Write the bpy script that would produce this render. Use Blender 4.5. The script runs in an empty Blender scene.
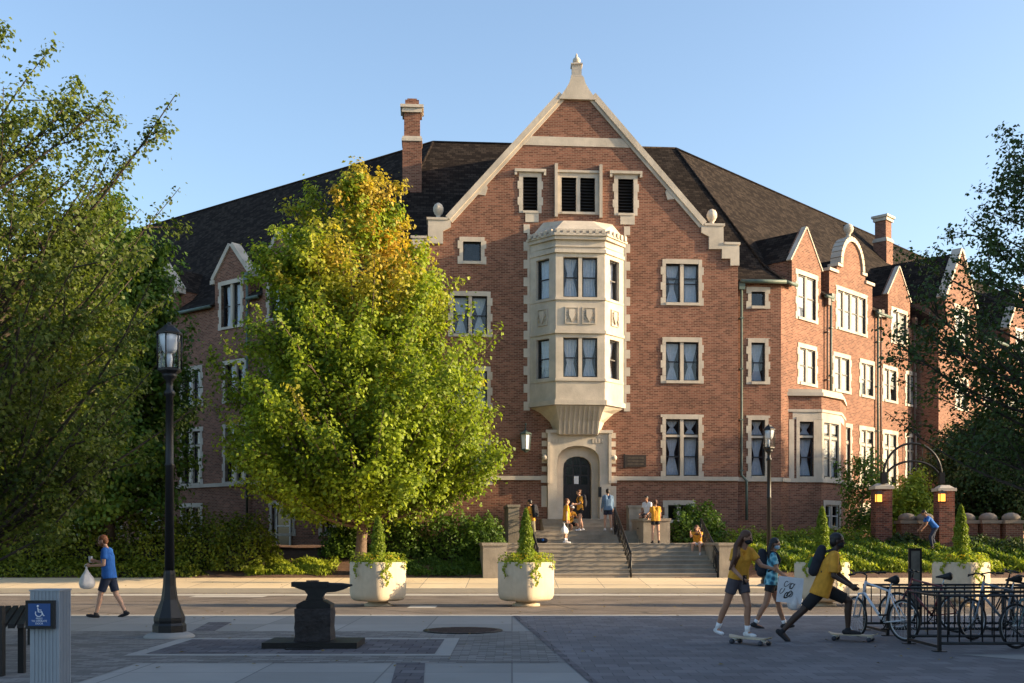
import bpy, bmesh, math, random
import numpy as np
from mathutils import Vector, Matrix
from mathutils.geometry import delaunay_2d_cdt

random.seed(7); NR = np.random.default_rng(11)
SC = bpy.context.scene
COL = SC.collection
F, CX, HY, CH = 1100.0, 512.0, 540.0, 1.6     # focal length in pixels, image centre column, horizon row, eye height
R = math.radians
NODE_ROOTS = {}

# ---------------------------------------------------------------- materials
def newmat(name):
    m = bpy.data.materials.new(name); m.use_nodes = True
    nt = m.node_tree; b = nt.nodes['Principled BSDF']
    return m, nt, b

def nd(nt, typ, **kw):
    n = nt.nodes.new(typ)
    for k, v in kw.items():
        if k.startswith('i_'):
            n.inputs[k[2:].replace('_', ' ')].default_value = v
        else:
            setattr(n, k, v)
    return n

def ramp(nt, stops):
    r = nt.nodes.new('ShaderNodeValToRGB'); e = r.color_ramp.elements
    while len(e) < len(stops): e.new(0.5)
    for el, (p, c) in zip(e, stops):
        el.position = p; el.color = (c[0], c[1], c[2], 1)
    return r

def mixc(nt, fac, a, b, mode='MIX'):
    m = nt.nodes.new('ShaderNodeMix'); m.data_type = 'RGBA'; m.blend_type = mode
    for sock, v in ((m.inputs[0], fac), (m.inputs[6], a), (m.inputs[7], b)):
        if hasattr(v, 'links'): nt.links.new(v, sock)
        elif isinstance(v, (tuple, list)): sock.default_value = (v[0], v[1], v[2], 1)
        else: sock.default_value = v
    return m.outputs[2]

def coords(nt, scale=(1, 1, 1), kind='Object'):
    tc = nt.nodes.new('ShaderNodeTexCoord'); mp = nt.nodes.new('ShaderNodeMapping')
    mp.inputs['Scale'].default_value = scale
    nt.links.new(tc.outputs[kind], mp.inputs['Vector'])
    return mp.outputs['Vector']

def plain(name, col, rough=0.7, var=0.18, scale=3.0, bump=0.0, bscale=30.0, metal=0.0, spec=0.4, stain=0.0):
    """one colour with two scales of mottling, dirt and a fine bump"""
    m, nt, b = newmat(name)
    v = coords(nt)
    n1 = nd(nt, 'ShaderNodeTexNoise', i_Scale=scale, i_Detail=6.0, i_Roughness=0.6); nt.links.new(v, n1.inputs['Vector'])
    lo = tuple(c * (1 - var) for c in col); hi = tuple(min(1, c * (1 + var)) for c in col)
    r = ramp(nt, [(0.3, lo), (0.7, hi)]); nt.links.new(n1.outputs['Fac'], r.inputs['Fac'])
    out = r.outputs['Color']
    if name == 'old_asphalt':
        vo = nd(nt, 'ShaderNodeTexVoronoi', feature='DISTANCE_TO_EDGE', i_Scale=0.22); nz = nd(nt, 'ShaderNodeTexNoise', i_Scale=1.5, i_Detail=5.0); nt.links.new(v, nz.inputs['Vector'])
        nt.links.new(mixc(nt, 0.12, v, nz.outputs['Color']), vo.inputs['Vector']); rc = ramp(nt, [(0.0, (1, 1, 1)), (0.012, (0, 0, 0))]); nt.links.new(vo.outputs['Distance'], rc.inputs['Fac'])
        out = mixc(nt, rc.outputs['Color'], out, (0.05, 0.042, 0.035))
    if stain:
        n2 = nd(nt, 'ShaderNodeTexNoise', i_Scale=scale * 0.35, i_Detail=8.0, i_Roughness=0.7); nt.links.new(coords(nt, (1, 1, 0.25)), n2.inputs['Vector'])
        r2 = ramp(nt, [(0.5, (0, 0, 0)), (0.72, (1, 1, 1))]); nt.links.new(n2.outputs['Fac'], r2.inputs['Fac'])
        out = mixc(nt, r2.outputs['Color'], out, tuple(c * (1 - stain) for c in col))
    nt.links.new(out, b.inputs['Base Color'])
    b.inputs['Roughness'].default_value = rough; b.inputs['Metallic'].default_value = metal
    b.inputs['Specular IOR Level'].default_value = spec
    if bump:
        n3 = nd(nt, 'ShaderNodeTexNoise', i_Scale=bscale, i_Detail=4.0); nt.links.new(v, n3.inputs['Vector'])
        bp = nd(nt, 'ShaderNodeBump', i_Strength=bump, i_Distance=0.02); nt.links.new(n3.outputs['Fac'], bp.inputs['Height'])
        nt.links.new(bp.outputs['Normal'], b.inputs['Normal'])
    return m

def masonry(name, c1, c2, cm, bw, bh, mortar, rough=0.85, bump=0.5, offset=0.5, blotch=0.25, dark=0.0, rot=0.0, squash=1.0):
    """bricks, pavers or shingles on metre UVs, each unit its own tone"""
    m, nt, b = newmat(name)
    tc = nt.nodes.new('ShaderNodeTexCoord'); mp = nt.nodes.new('ShaderNodeMapping'); mp.inputs['Rotation'].default_value = (0, 0, rot)
    nt.links.new(tc.outputs['UV'], mp.inputs['Vector'])
    br = nd(nt, 'ShaderNodeTexBrick', offset=offset); br.inputs['Scale'].default_value = 1.0
    br.inputs['Color1'].default_value = (0, 0, 0, 1); br.inputs['Color2'].default_value = (1, 1, 1, 1); br.inputs['Mortar'].default_value = (0.5, 0.5, 0.5, 1)
    br.inputs['Brick Width'].default_value = bw; br.inputs['Row Height'].default_value = bh
    br.inputs['Mortar Size'].default_value = mortar; br.inputs['Mortar Smooth'].default_value = 0.2
    nt.links.new(mp.outputs['Vector'], br.inputs['Vector'])
    mid = tuple((x + y) / 2 for x, y in zip(c1, c2))
    r = ramp(nt, [(0.0, tuple(c * (1 - dark) for c in c1)), (0.25, c1), (0.6, mid), (1.0, c2)])
    nt.links.new(br.outputs['Color'], r.inputs['Fac'])
    n1 = nd(nt, 'ShaderNodeTexNoise', i_Scale=0.5, i_Detail=7.0, i_Roughness=0.65); nt.links.new(mp.outputs['Vector'], n1.inputs['Vector'])
    r1 = ramp(nt, [(0.3, (1 - blotch,) * 3), (0.7, (1 + blotch * 0.3,) * 3)]); nt.links.new(n1.outputs['Fac'], r1.inputs['Fac'])
    c = mixc(nt, br.outputs['Fac'], r.outputs['Color'], cm)
    c = mixc(nt, 1.0, c, r1.outputs['Color'], 'MULTIPLY')
    nt.links.new(c, b.inputs['Base Color']); b.inputs['Roughness'].default_value = rough; b.inputs['Specular IOR Level'].default_value = 0.25 if rough < 1 else 0.05
    if bump:
        inv = nd(nt, 'ShaderNodeMath', operation='SUBTRACT'); inv.inputs[0].default_value = 1; nt.links.new(br.outputs['Fac'], inv.inputs[1])
        n3 = nd(nt, 'ShaderNodeTexNoise', i_Scale=60.0, i_Detail=3.0); nt.links.new(mp.outputs['Vector'], n3.inputs['Vector'])
        ad = nd(nt, 'ShaderNodeMath', operation='MULTIPLY_ADD'); nt.links.new(n3.outputs['Fac'], ad.inputs[0]); ad.inputs[1].default_value = 0.4; nt.links.new(inv.outputs[0], ad.inputs[2])
        bp = nd(nt, 'ShaderNodeBump', i_Strength=bump, i_Distance=0.008); nt.links.new(ad.outputs[0], bp.inputs['Height'])
        nt.links.new(bp.outputs['Normal'], b.inputs['Normal'])
    return m

def leafmat(name, dark, light, tip=None, tipz=(0, 1), tipx=None, trans=0.45):
    """every leaf its own tone; the optional autumn colour gathers in the top of the crown"""
    m, nt, b = newmat(name)
    geo = nt.nodes.new('ShaderNodeNewGeometry')
    r = ramp(nt, [(0.0, dark), (0.5, tuple((x + y) / 2 for x, y in zip(dark, light))), (1.0, light)])
    n1 = nd(nt, 'ShaderNodeTexNoise', i_Scale=0.55, i_Detail=3.0); nt.links.new(coords(nt), n1.inputs['Vector'])
    ad = nd(nt, 'ShaderNodeMath', operation='MULTIPLY_ADD'); nt.links.new(geo.outputs['Random Per Island'], ad.inputs[0]); ad.inputs[1].default_value = 0.6
    sb = nd(nt, 'ShaderNodeMath', operation='MULTIPLY_ADD'); nt.links.new(n1.outputs['Fac'], sb.inputs[0]); sb.inputs[1].default_value = 1.2; sb.inputs[2].default_value = -0.4
    nt.links.new(sb.outputs[0], ad.inputs[2]); nt.links.new(ad.outputs[0], r.inputs['Fac'])
    c = r.outputs['Color']
    if tip:
        at = nd(nt, 'ShaderNodeAttribute', attribute_name='autumn')
        rt = ramp(nt, [(0.0, tip), (1.0, tuple(min(1, t * 1.7) for t in tip))]); nt.links.new(geo.outputs['Random Per Island'], rt.inputs['Fac'])
        c = mixc(nt, at.outputs['Fac'], c, rt.outputs['Color'])
    nt.links.new(c, b.inputs['Base Color']); b.inputs['Roughness'].default_value = 0.55; b.inputs['Specular IOR Level'].default_value = 0.3
    tr = nt.nodes.new('ShaderNodeBsdfTranslucent'); nt.links.new(mixc(nt, 1.0, c, (1.25, 1.25, 0.7), 'MULTIPLY'), tr.inputs['Color'])
    mx = nd(nt, 'ShaderNodeMixShader'); mx.inputs[0].default_value = trans
    nt.links.new(b.outputs[0], mx.inputs[1]); nt.links.new(tr.outputs[0], mx.inputs[2])
    nt.links.new(mx.outputs[0], nt.nodes['Material Output'].inputs['Surface'])
    return m

def glassmat(name, tint=(0.9, 0.95, 1.0), refl=1.0):
    m, nt, b = newmat(name)
    nt.nodes.remove(b)
    tr = nd(nt, 'ShaderNodeBsdfTransparent'); tr.inputs[0].default_value = (*tint, 1)
    gl = nd(nt, 'ShaderNodeBsdfGlossy'); gl.inputs['Roughness'].default_value = 0.03
    n = nd(nt, 'ShaderNodeTexNoise', i_Scale=1.3, i_Detail=1.0); nt.links.new(coords(nt), n.inputs['Vector'])
    bp = nd(nt, 'ShaderNodeBump', i_Strength=0.12, i_Distance=0.05); nt.links.new(n.outputs['Fac'], bp.inputs['Height']); nt.links.new(bp.outputs['Normal'], gl.inputs['Normal'])
    fr = nd(nt, 'ShaderNodeLayerWeight', i_Blend=0.5)
    pw = nd(nt, 'ShaderNodeMath', operation='POWER'); nt.links.new(fr.outputs['Facing'], pw.inputs[0]); pw.inputs[1].default_value = 4.5
    mu = nd(nt, 'ShaderNodeMath', operation='MULTIPLY_ADD'); nt.links.new(pw.outputs[0], mu.inputs[0]); mu.inputs[1].default_value = 0.85 * refl; mu.inputs[2].default_value = 0.07 * refl
    mx = nt.nodes.new('ShaderNodeMixShader'); nt.links.new(mu.outputs[0], mx.inputs[0]); nt.links.new(tr.outputs[0], mx.inputs[1]); nt.links.new(gl.outputs[0], mx.inputs[2])
    nt.links.new(mx.outputs[0], nt.nodes['Material Output'].inputs['Surface'])
    return m

def glow(name, col, strength):
    m, nt, b = newmat(name)
    b.inputs['Base Color'].default_value = (*col, 1)
    b.inputs['Emission Color'].default_value = (*col, 1); b.inputs['Emission Strength'].default_value = strength
    b.inputs['Roughness'].default_value = 0.3
    return m

M = {}
M['brick'] = masonry('red_brick', (0.152, 0.058, 0.037), (0.285, 0.122, 0.078), (0.29, 0.20, 0.14), 0.215, 0.072, 0.010, bump=0.5, dark=0.22, blotch=0.28)
M['brick_darkened'] = masonry('darkened_brick', (0.11, 0.035, 0.026), (0.25, 0.085, 0.055), (0.20, 0.14, 0.11), 0.215, 0.072, 0.009, bump=0.6, dark=0.4)
M['shingle'] = masonry('slate_shingles', (0.020, 0.016, 0.014), (0.048, 0.038, 0.031), (0.012, 0.010, 0.009), 0.28, 0.17, 0.012, rough=1.0, bump=0.8, blotch=0.22)
M['stone'] = plain('limestone', (0.50, 0.44, 0.36), 0.85, 0.16, 1.6, 0.3, 25, stain=0.34)
M['stone_carved'] = plain('carved_limestone', (0.54, 0.47, 0.38), 0.85, 0.2, 5, 0.5, 16, stain=0.3)
M['step'] = plain('step_stone', (0.33, 0.285, 0.225), 0.85, 0.16, 2.5, 0.25, 30, stain=0.3)
M['frame'] = plain('dark_window_frame', (0.022, 0.022, 0.024), 0.5, 0.1)
M['white_frame'] = plain('white_window_frame', (0.62, 0.6, 0.55), 0.5, 0.08)
M['glass'] = glassmat('window_glass')
M['room'] = plain('unlit_room_black', (0.012, 0.012, 0.014), 0.9, 0.2)
M['curtain'] = plain('pale_curtain', (0.45, 0.47, 0.50), 0.9, 0.12, 9)
M['louver'] = plain('dark_louvre', (0.02, 0.018, 0.018), 0.6, 0.1)
M['green_metal'] = plain('green_copper', (0.085, 0.12, 0.10), 0.55, 0.25, 4)
M['brown_metal'] = plain('brown_pipe', (0.08, 0.05, 0.04), 0.55, 0.2, 4)
M['door'] = plain('dark_oak_door', (0.018, 0.014, 0.013), 0.45, 0.3, 8)
M['iron'] = plain('black_iron', (0.009, 0.009, 0.010), 0.45, 0.2, 12, 0.15, 60)
M['cast'] = plain('cast_steel', (0.010, 0.009, 0.009), 0.5, 0.35, 14, 0.3, 50, metal=0.3)
M['lamp_glass'] = glassmat('lamp_glass', (0.95, 0.97, 0.98), 0.8)
M['lamp_frost'] = plain('frosted_lamp_lens', (0.75, 0.76, 0.78), 0.4, 0.03)
M['amber'] = glow('amber_lamp', (1.0, 0.36, 0.05), 1.3)
M['concrete'] = plain('light_concrete', (0.27, 0.262, 0.245), 0.9, 0.09, 0.9, 0.2, 60, stain=0.14)
M['blind'] = plain('pale_blind', (0.40, 0.37, 0.32), 0.9, 0.08, 2)
M['walk'] = plain('sidewalk_concrete', (0.64, 0.53, 0.37), 0.9, 0.1, 0.8, 0.2, 60, stain=0.16)
M['asphalt'] = plain('old_asphalt', (0.155, 0.125, 0.098), 0.9, 0.28, 0.9, 0.5, 120, stain=0.4)
M['kerb'] = plain('kerb_concrete', (0.44, 0.41, 0.35), 0.9, 0.12, 2.0, 0.2, 60)
M['paver'] = masonry('grey_pavers', (0.135, 0.128, 0.12), (0.23, 0.217, 0.205), (0.09, 0.085, 0.08), 0.24, 0.12, 0.006, bump=0.35, blotch=0.18)
M['paver_purple'] = masonry('violet_pavers', (0.135, 0.128, 0.134), (0.19, 0.18, 0.186), (0.08, 0.078, 0.082), 0.30, 0.30, 0.006, bump=0.25, blotch=0.2, rot=0.0, offset=0.5)
M['paver_dark'] = masonry('charcoal_pavers', (0.09, 0.082, 0.09), (0.15, 0.14, 0.145), (0.045, 0.04, 0.045), 0.30, 0.30, 0.010, bump=0.35, blotch=0.15)
M['planter'] = plain('cream_cast_concrete', (0.56, 0.475, 0.35), 0.8, 0.10, 3.0, 0.2, 90, stain=0.24)
M['bark'] = plain('bark', (0.135, 0.095, 0.07), 0.95, 0.35, 9, 0.9, 22)
M['bark_dark'] = plain('dark_bark', (0.06, 0.045, 0.035), 0.95, 0.35, 9, 0.9, 22)
M['soil'] = plain('mulch_soil', (0.13, 0.072, 0.045), 0.95, 0.4, 5, 1.0, 40, stain=0.3)
M['core'] = plain('shade_core_brown', (0.03, 0.028, 0.015), 0.95, 0.4, 6)
M['manhole'] = plain('rusty_iron_lid', (0.075, 0.045, 0.035), 0.7, 0.35, 9, 0.5, 30)

# ---------------------------------------------------------------- mesh builder
class MB:
    """collects shapes in world (or local) metres and links them as ONE mesh object"""
    def __init__(s):
        s.v = []; s.f = []; s.m = []; s.sm = []
    def add(s, vs, fs, mi=0, smooth=False):
        o = len(s.v); s.v += [tuple(map(float, p)) for p in vs]
        for f in fs:
            s.f.append(tuple(i + o for i in f)); s.m.append(mi); s.sm.append(smooth)
    def hexa(s, p, mi=0):
        """eight points, bottom ring then top ring"""
        s.add(p, [(3, 2, 1, 0), (4, 5, 6, 7), (0, 1, 5, 4), (1, 2, 6, 5), (2, 3, 7, 6), (3, 0, 4, 7)], mi)
    def box(s, x0, x1, y0, y1, z0, z1, mi=0):
        s.hexa([(x0, y0, z0), (x1, y0, z0), (x1, y1, z0), (x0, y1, z0), (x0, y0, z1), (x1, y0, z1), (x1, y1, z1), (x0, y1, z1)], mi)
    def prism(s, poly, z0, z1, mi=0, poly2=None):
        """plan polygon (counter-clockwise) pulled up; poly2 is the top outline where it differs"""
        n = len(poly); q = poly2 or poly
        s.add([(x, y, z0) for x, y in poly] + [(x, y, z1) for x, y in q],
              [tuple(range(n - 1, -1, -1)), tuple(range(n, 2 * n))] + [(i, (i + 1) % n, n + (i + 1) % n, n + i) for i in range(n)], mi)
    def lathe(s, prof, cx=0, cy=0, cz=0, n=16, mi=0, smooth=True, shape=None):
        vs = []; fs = []
        for r, z in prof:
            for k in range(n):
                a = 2 * math.pi * (k + 0.5) / n
                q = shape(a) if shape else 1.0
                vs.append((cx + r * q * math.cos(a), cy + r * q * math.sin(a), cz + z))
        m = len(prof)
        for j in range(m - 1):
            for k in range(n):
                fs.append((j * n + k, j * n + (k + 1) % n, (j + 1) * n + (k + 1) % n, (j + 1) * n + k))
        fs.append(tuple(range(n - 1, -1, -1))); fs.append(tuple((m - 1) * n + k for k in range(n)))
        s.add(vs, fs, mi, smooth)
    def tube(s, pts, rad, n=8, mi=0, smooth=True, caps=True):
        pts = [Vector(p) for p in pts]
        if not hasattr(rad, '__len__'): rad = [rad] * len(pts)
        vs = []; fs = []; prev = None
        for i, p in enumerate(pts):
            t = (pts[min(i + 1, len(pts) - 1)] - pts[max(i - 1, 0)])
            t = t.normalized() if t.length > 1e-9 else Vector((0, 0, 1))
            if prev is None:
                a = Vector((0, 0, 1)) if abs(t.z) < 0.9 else Vector((1, 0, 0))
                u = t.cross(a).normalized()
            else:
                u = (prev - t * prev.dot(t)); u = u.normalized() if u.length > 1e-6 else t.orthogonal().normalized()
            prev = u; w = t.cross(u)
            for k in range(n):
                a = 2 * math.pi * k / n
                vs.append(p + (u * math.cos(a) + w * math.sin(a)) * rad[i])
        for j in range(len(pts) - 1):
            for k in range(n):
                fs.append((j * n + k, j * n + (k + 1) % n, (j + 1) * n + (k + 1) % n, (j + 1) * n + k))
        if caps:
            fs.append(tuple(range(n - 1, -1, -1))); fs.append(tuple((len(pts) - 1) * n + k for k in range(n)))
        s.add(vs, fs, mi, smooth)
    def ball(s, c, r, n=12, mi=0, sc=(1, 1, 1)):
        m = n // 2 + 1; vs = []; fs = []
        for j in range(m + 1):
            th = math.pi * j / m
            for k in range(n):
                a = 2 * math.pi * k / n
                vs.append((c[0] + r * sc[0] * math.sin(th) * math.cos(a), c[1] + r * sc[1] * math.sin(th) * math.sin(a), c[2] + r * sc[2] * math.cos(th)))
        for j in range(m):
            for k in range(n):
                fs.append(((j + 1) * n + k, (j + 1) * n + (k + 1) % n, j * n + (k + 1) % n, j * n + k))
        s.add(vs, fs, mi, True)
    def torus(s, c, Rr, r, axis='y', n=32, k=8, mi=0):
        vs = []; fs = []
        for i in range(n):
            a = 2 * math.pi * i / n
            for j in range(k):
                b = 2 * math.pi * j / k; q = Rr + r * math.cos(b); h = r * math.sin(b)
                if axis == 'y': p = (q * math.cos(a), h, q * math.sin(a))
                elif axis == 'z': p = (q * math.cos(a), q * math.sin(a), h)
                else: p = (h, q * math.cos(a), q * math.sin(a))
                vs.append((c[0] + p[0], c[1] + p[1], c[2] + p[2]))
        for i in range(n):
            for j in range(k):
                fs.append((i * k + j, ((i + 1) % n) * k + j, ((i + 1) % n) * k + (j + 1) % k, i * k + (j + 1) % k))
        s.add(vs, fs, mi, True)
    def build(s, name, mats, parent=None, uv=True, wn=False):
        org = (0, 0, 0)
        if parent is not None:
            r = parent
            while r.parent: r = r.parent
            org = NODE_ROOTS.get(r.name, (0, 0, 0))
        me = bpy.data.meshes.new(name)
        me.from_pydata([(x - org[0], y - org[1], z - org[2]) for x, y, z in s.v], [], s.f)
        if not isinstance(mats, (list, tuple)): mats = [mats]
        for m in mats: me.materials.append(M[m] if isinstance(m, str) else m)
        me.polygons.foreach_set('material_index', s.m); me.polygons.foreach_set('use_smooth', s.sm)
        bm = bmesh.new(); bm.from_mesh(me); bmesh.ops.recalc_face_normals(bm, faces=bm.faces)
        if uv:
            lay = bm.loops.layers.uv.new('UVMap')
            for f in bm.faces:
                n = f.normal
                if abs(n.z) > 0.95: ux, uy = Vector((1, 0, 0)), Vector((0, 1, 0))
                else:
                    ux = Vector((-n.y, n.x, 0)).normalized(); uy = n.cross(ux)
                for l in f.loops:
                    p = l.vert.co + Vector(org); l[lay].uv = (p.dot(ux), p.dot(uy))
        bm.to_mesh(me); bm.free(); me.update()
        o = bpy.data.objects.new(name, me); COL.objects.link(o)
        if parent is not None: o.parent = parent
        return o

def thing(name, label, cat, loc=(0, 0, 0), rotz=0.0, group=None, local=False):
    """an Empty at the base of a thing; parts are given in world metres unless local"""
    o = bpy.data.objects.new(name, None); COL.objects.link(o)
    o.location = loc; o.rotation_euler = (0, 0, rotz); o.empty_display_size = 0.3
    if label: o['label'] = label
    o['category'] = cat
    if group: o['group'] = group
    if not local: NODE_ROOTS[o.name] = tuple(loc)
    return o

def tag(o, label=None, cat=None, group=None, kind=None):
    if label: o['label'] = label
    if cat: o['category'] = cat
    if group: o['group'] = group
    if kind: o['kind'] = kind
    return o

def copy_tree(o, parent=None):
    c = o.copy(); COL.objects.link(c)
    if parent is not None: c.parent = parent
    for ch in list(o.children): copy_tree(ch, c)
    return c

# ---------------------------------------------------------------- plan frames
class Fr:
    """a vertical wall plane: s runs along it, t out of it, z up"""
    def __init__(s, ox, oy, deg):
        s.ox, s.oy, s.deg = ox, oy, deg; t = R(deg); s.d = (math.cos(t), math.sin(t)); s.n = (math.sin(t), -math.cos(t))
    def P(f, s, t=0.0): return (f.ox + f.d[0] * s + f.n[0] * t, f.oy + f.d[1] * s + f.n[1] * t)
    def Q(f, s, t, z): x, y = f.P(s, t); return (x, y, z)
    def px(f, px, py=540, t=0.0):
        k = (px - CX) / F; X0 = f.ox + f.n[0] * t; Y0 = f.oy + f.n[1] * t
        s = (k * Y0 - X0) / (f.d[0] - k * f.d[1]); Y = Y0 + f.d[1] * s
        return s, CH + (HY - py) * Y / F
    def S(f, px, t=0.0): return f.px(px, 540, t)[0]

def at(px, Y): return (px - CX) * Y / F                     # world X of a column of the picture at distance Y
def zz(py, Y): return CH + (HY - py) * Y / F

def fbox(mb, fr, s0, s1, t0, t1, z0, z1, mi=0):
    a, b, c, d = fr.P(s0, t1), fr.P(s1, t1), fr.P(s1, t0), fr.P(s0, t0)
    mb.hexa([(*a, z0), (*b, z0), (*c, z0), (*d, z0), (*a, z1), (*b, z1), (*c, z1), (*d, z1)], mi)

def slab(mb, fr, poly, t0, t1, mi=0):
    """an outline in the wall plane given thickness t0..t1"""
    n = len(poly)
    mb.add([fr.Q(s, t1, z) for s, z in poly] + [fr.Q(s, t0, z) for s, z in poly],
           [tuple(range(n)), tuple(range(2 * n - 1, n - 1, -1))] + [(i, n + i, n + (i + 1) % n, (i + 1) % n) for i in range(n)], mi)

def inside(p, poly):
    x, y = p; c = False; j = len(poly) - 1
    for i in range(len(poly)):
        xi, yi = poly[i]; xj, yj = poly[j]
        if (yi > y) != (yj > y) and x < (xj - xi) * (y - yi) / (yj - yi) + xi: c = not c
        j = i
    return c

def wall(mb, fr, outline, holes, t=0.0, depth=0.35, mi=0, back=True, mi_reveal=None):
    """a wall panel with real openings and their reveals"""
    vs = []; loops = []
    for lp in [outline] + holes:
        o = len(vs); vs += [Vector(p) for p in lp]; loops.append([o + i for i in range(len(lp))])
    edges = [(lp[i], lp[(i + 1) % len(lp)]) for lp in loops for i in range(len(lp))]
    ov, oe, of, *_ = delaunay_2d_cdt(vs, edges, [], 0, 1e-5)
    tris = []
    for f in of:
        c = [sum(ov[i][k] for i in f) / len(f) for k in (0, 1)]
        if inside(c, outline) and not any(inside(c, h) for h in holes): tris.append(f)
    mb.add([fr.Q(p[0], t, p[1]) for p in ov], tris, mi)
    if back: mb.add([fr.Q(p[0], t - depth, p[1]) for p in ov], [tuple(reversed(f)) for f in tris], mi)
    for li, lp in enumerate([outline] + holes):
        n = len(lp)
        mb.add([fr.Q(s, t, z) for s, z in lp] + [fr.Q(s, t - depth, z) for s, z in lp],
               [(i, (i + 1) % n, n + (i + 1) % n, n + i) for i in range(n)], mi if (li == 0 or mi_reveal is None) else mi_reveal)

def rect(s0, s1, z0, z1): return [(s0, z0), (s1, z0), (s1, z1), (s0, z1)]
# ================================================================ THE HALL
A = 4.3; WA = 42.0
FG = Fr(65 * 46.8 / F, 46.8, A)                     # the gabled front
FS = Fr(*FG.P(0, -0.4), A)                          # the wall beside it, set back
SCN = FS.S(781)                                     # half width to the corners
FR = Fr(*FS.P(SCN, 0), A + WA)                      # right wing
FL = Fr(*FS.P(-SCN, 0), A - WA)                     # left wing
ZE, ZR, WD = 12.9, 21.25, 7.6                       # eaves, ridge, depth from wall to ridge
ZB = 0.2                                            # foot of the walls
ZP = 4.24                                           # stone string course

hall = thing('brick_hall', 'red brick collegiate hall with limestone gable, oriel window and dark shingle roof', 'building', (FG.ox, FG.oy, 0))

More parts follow.
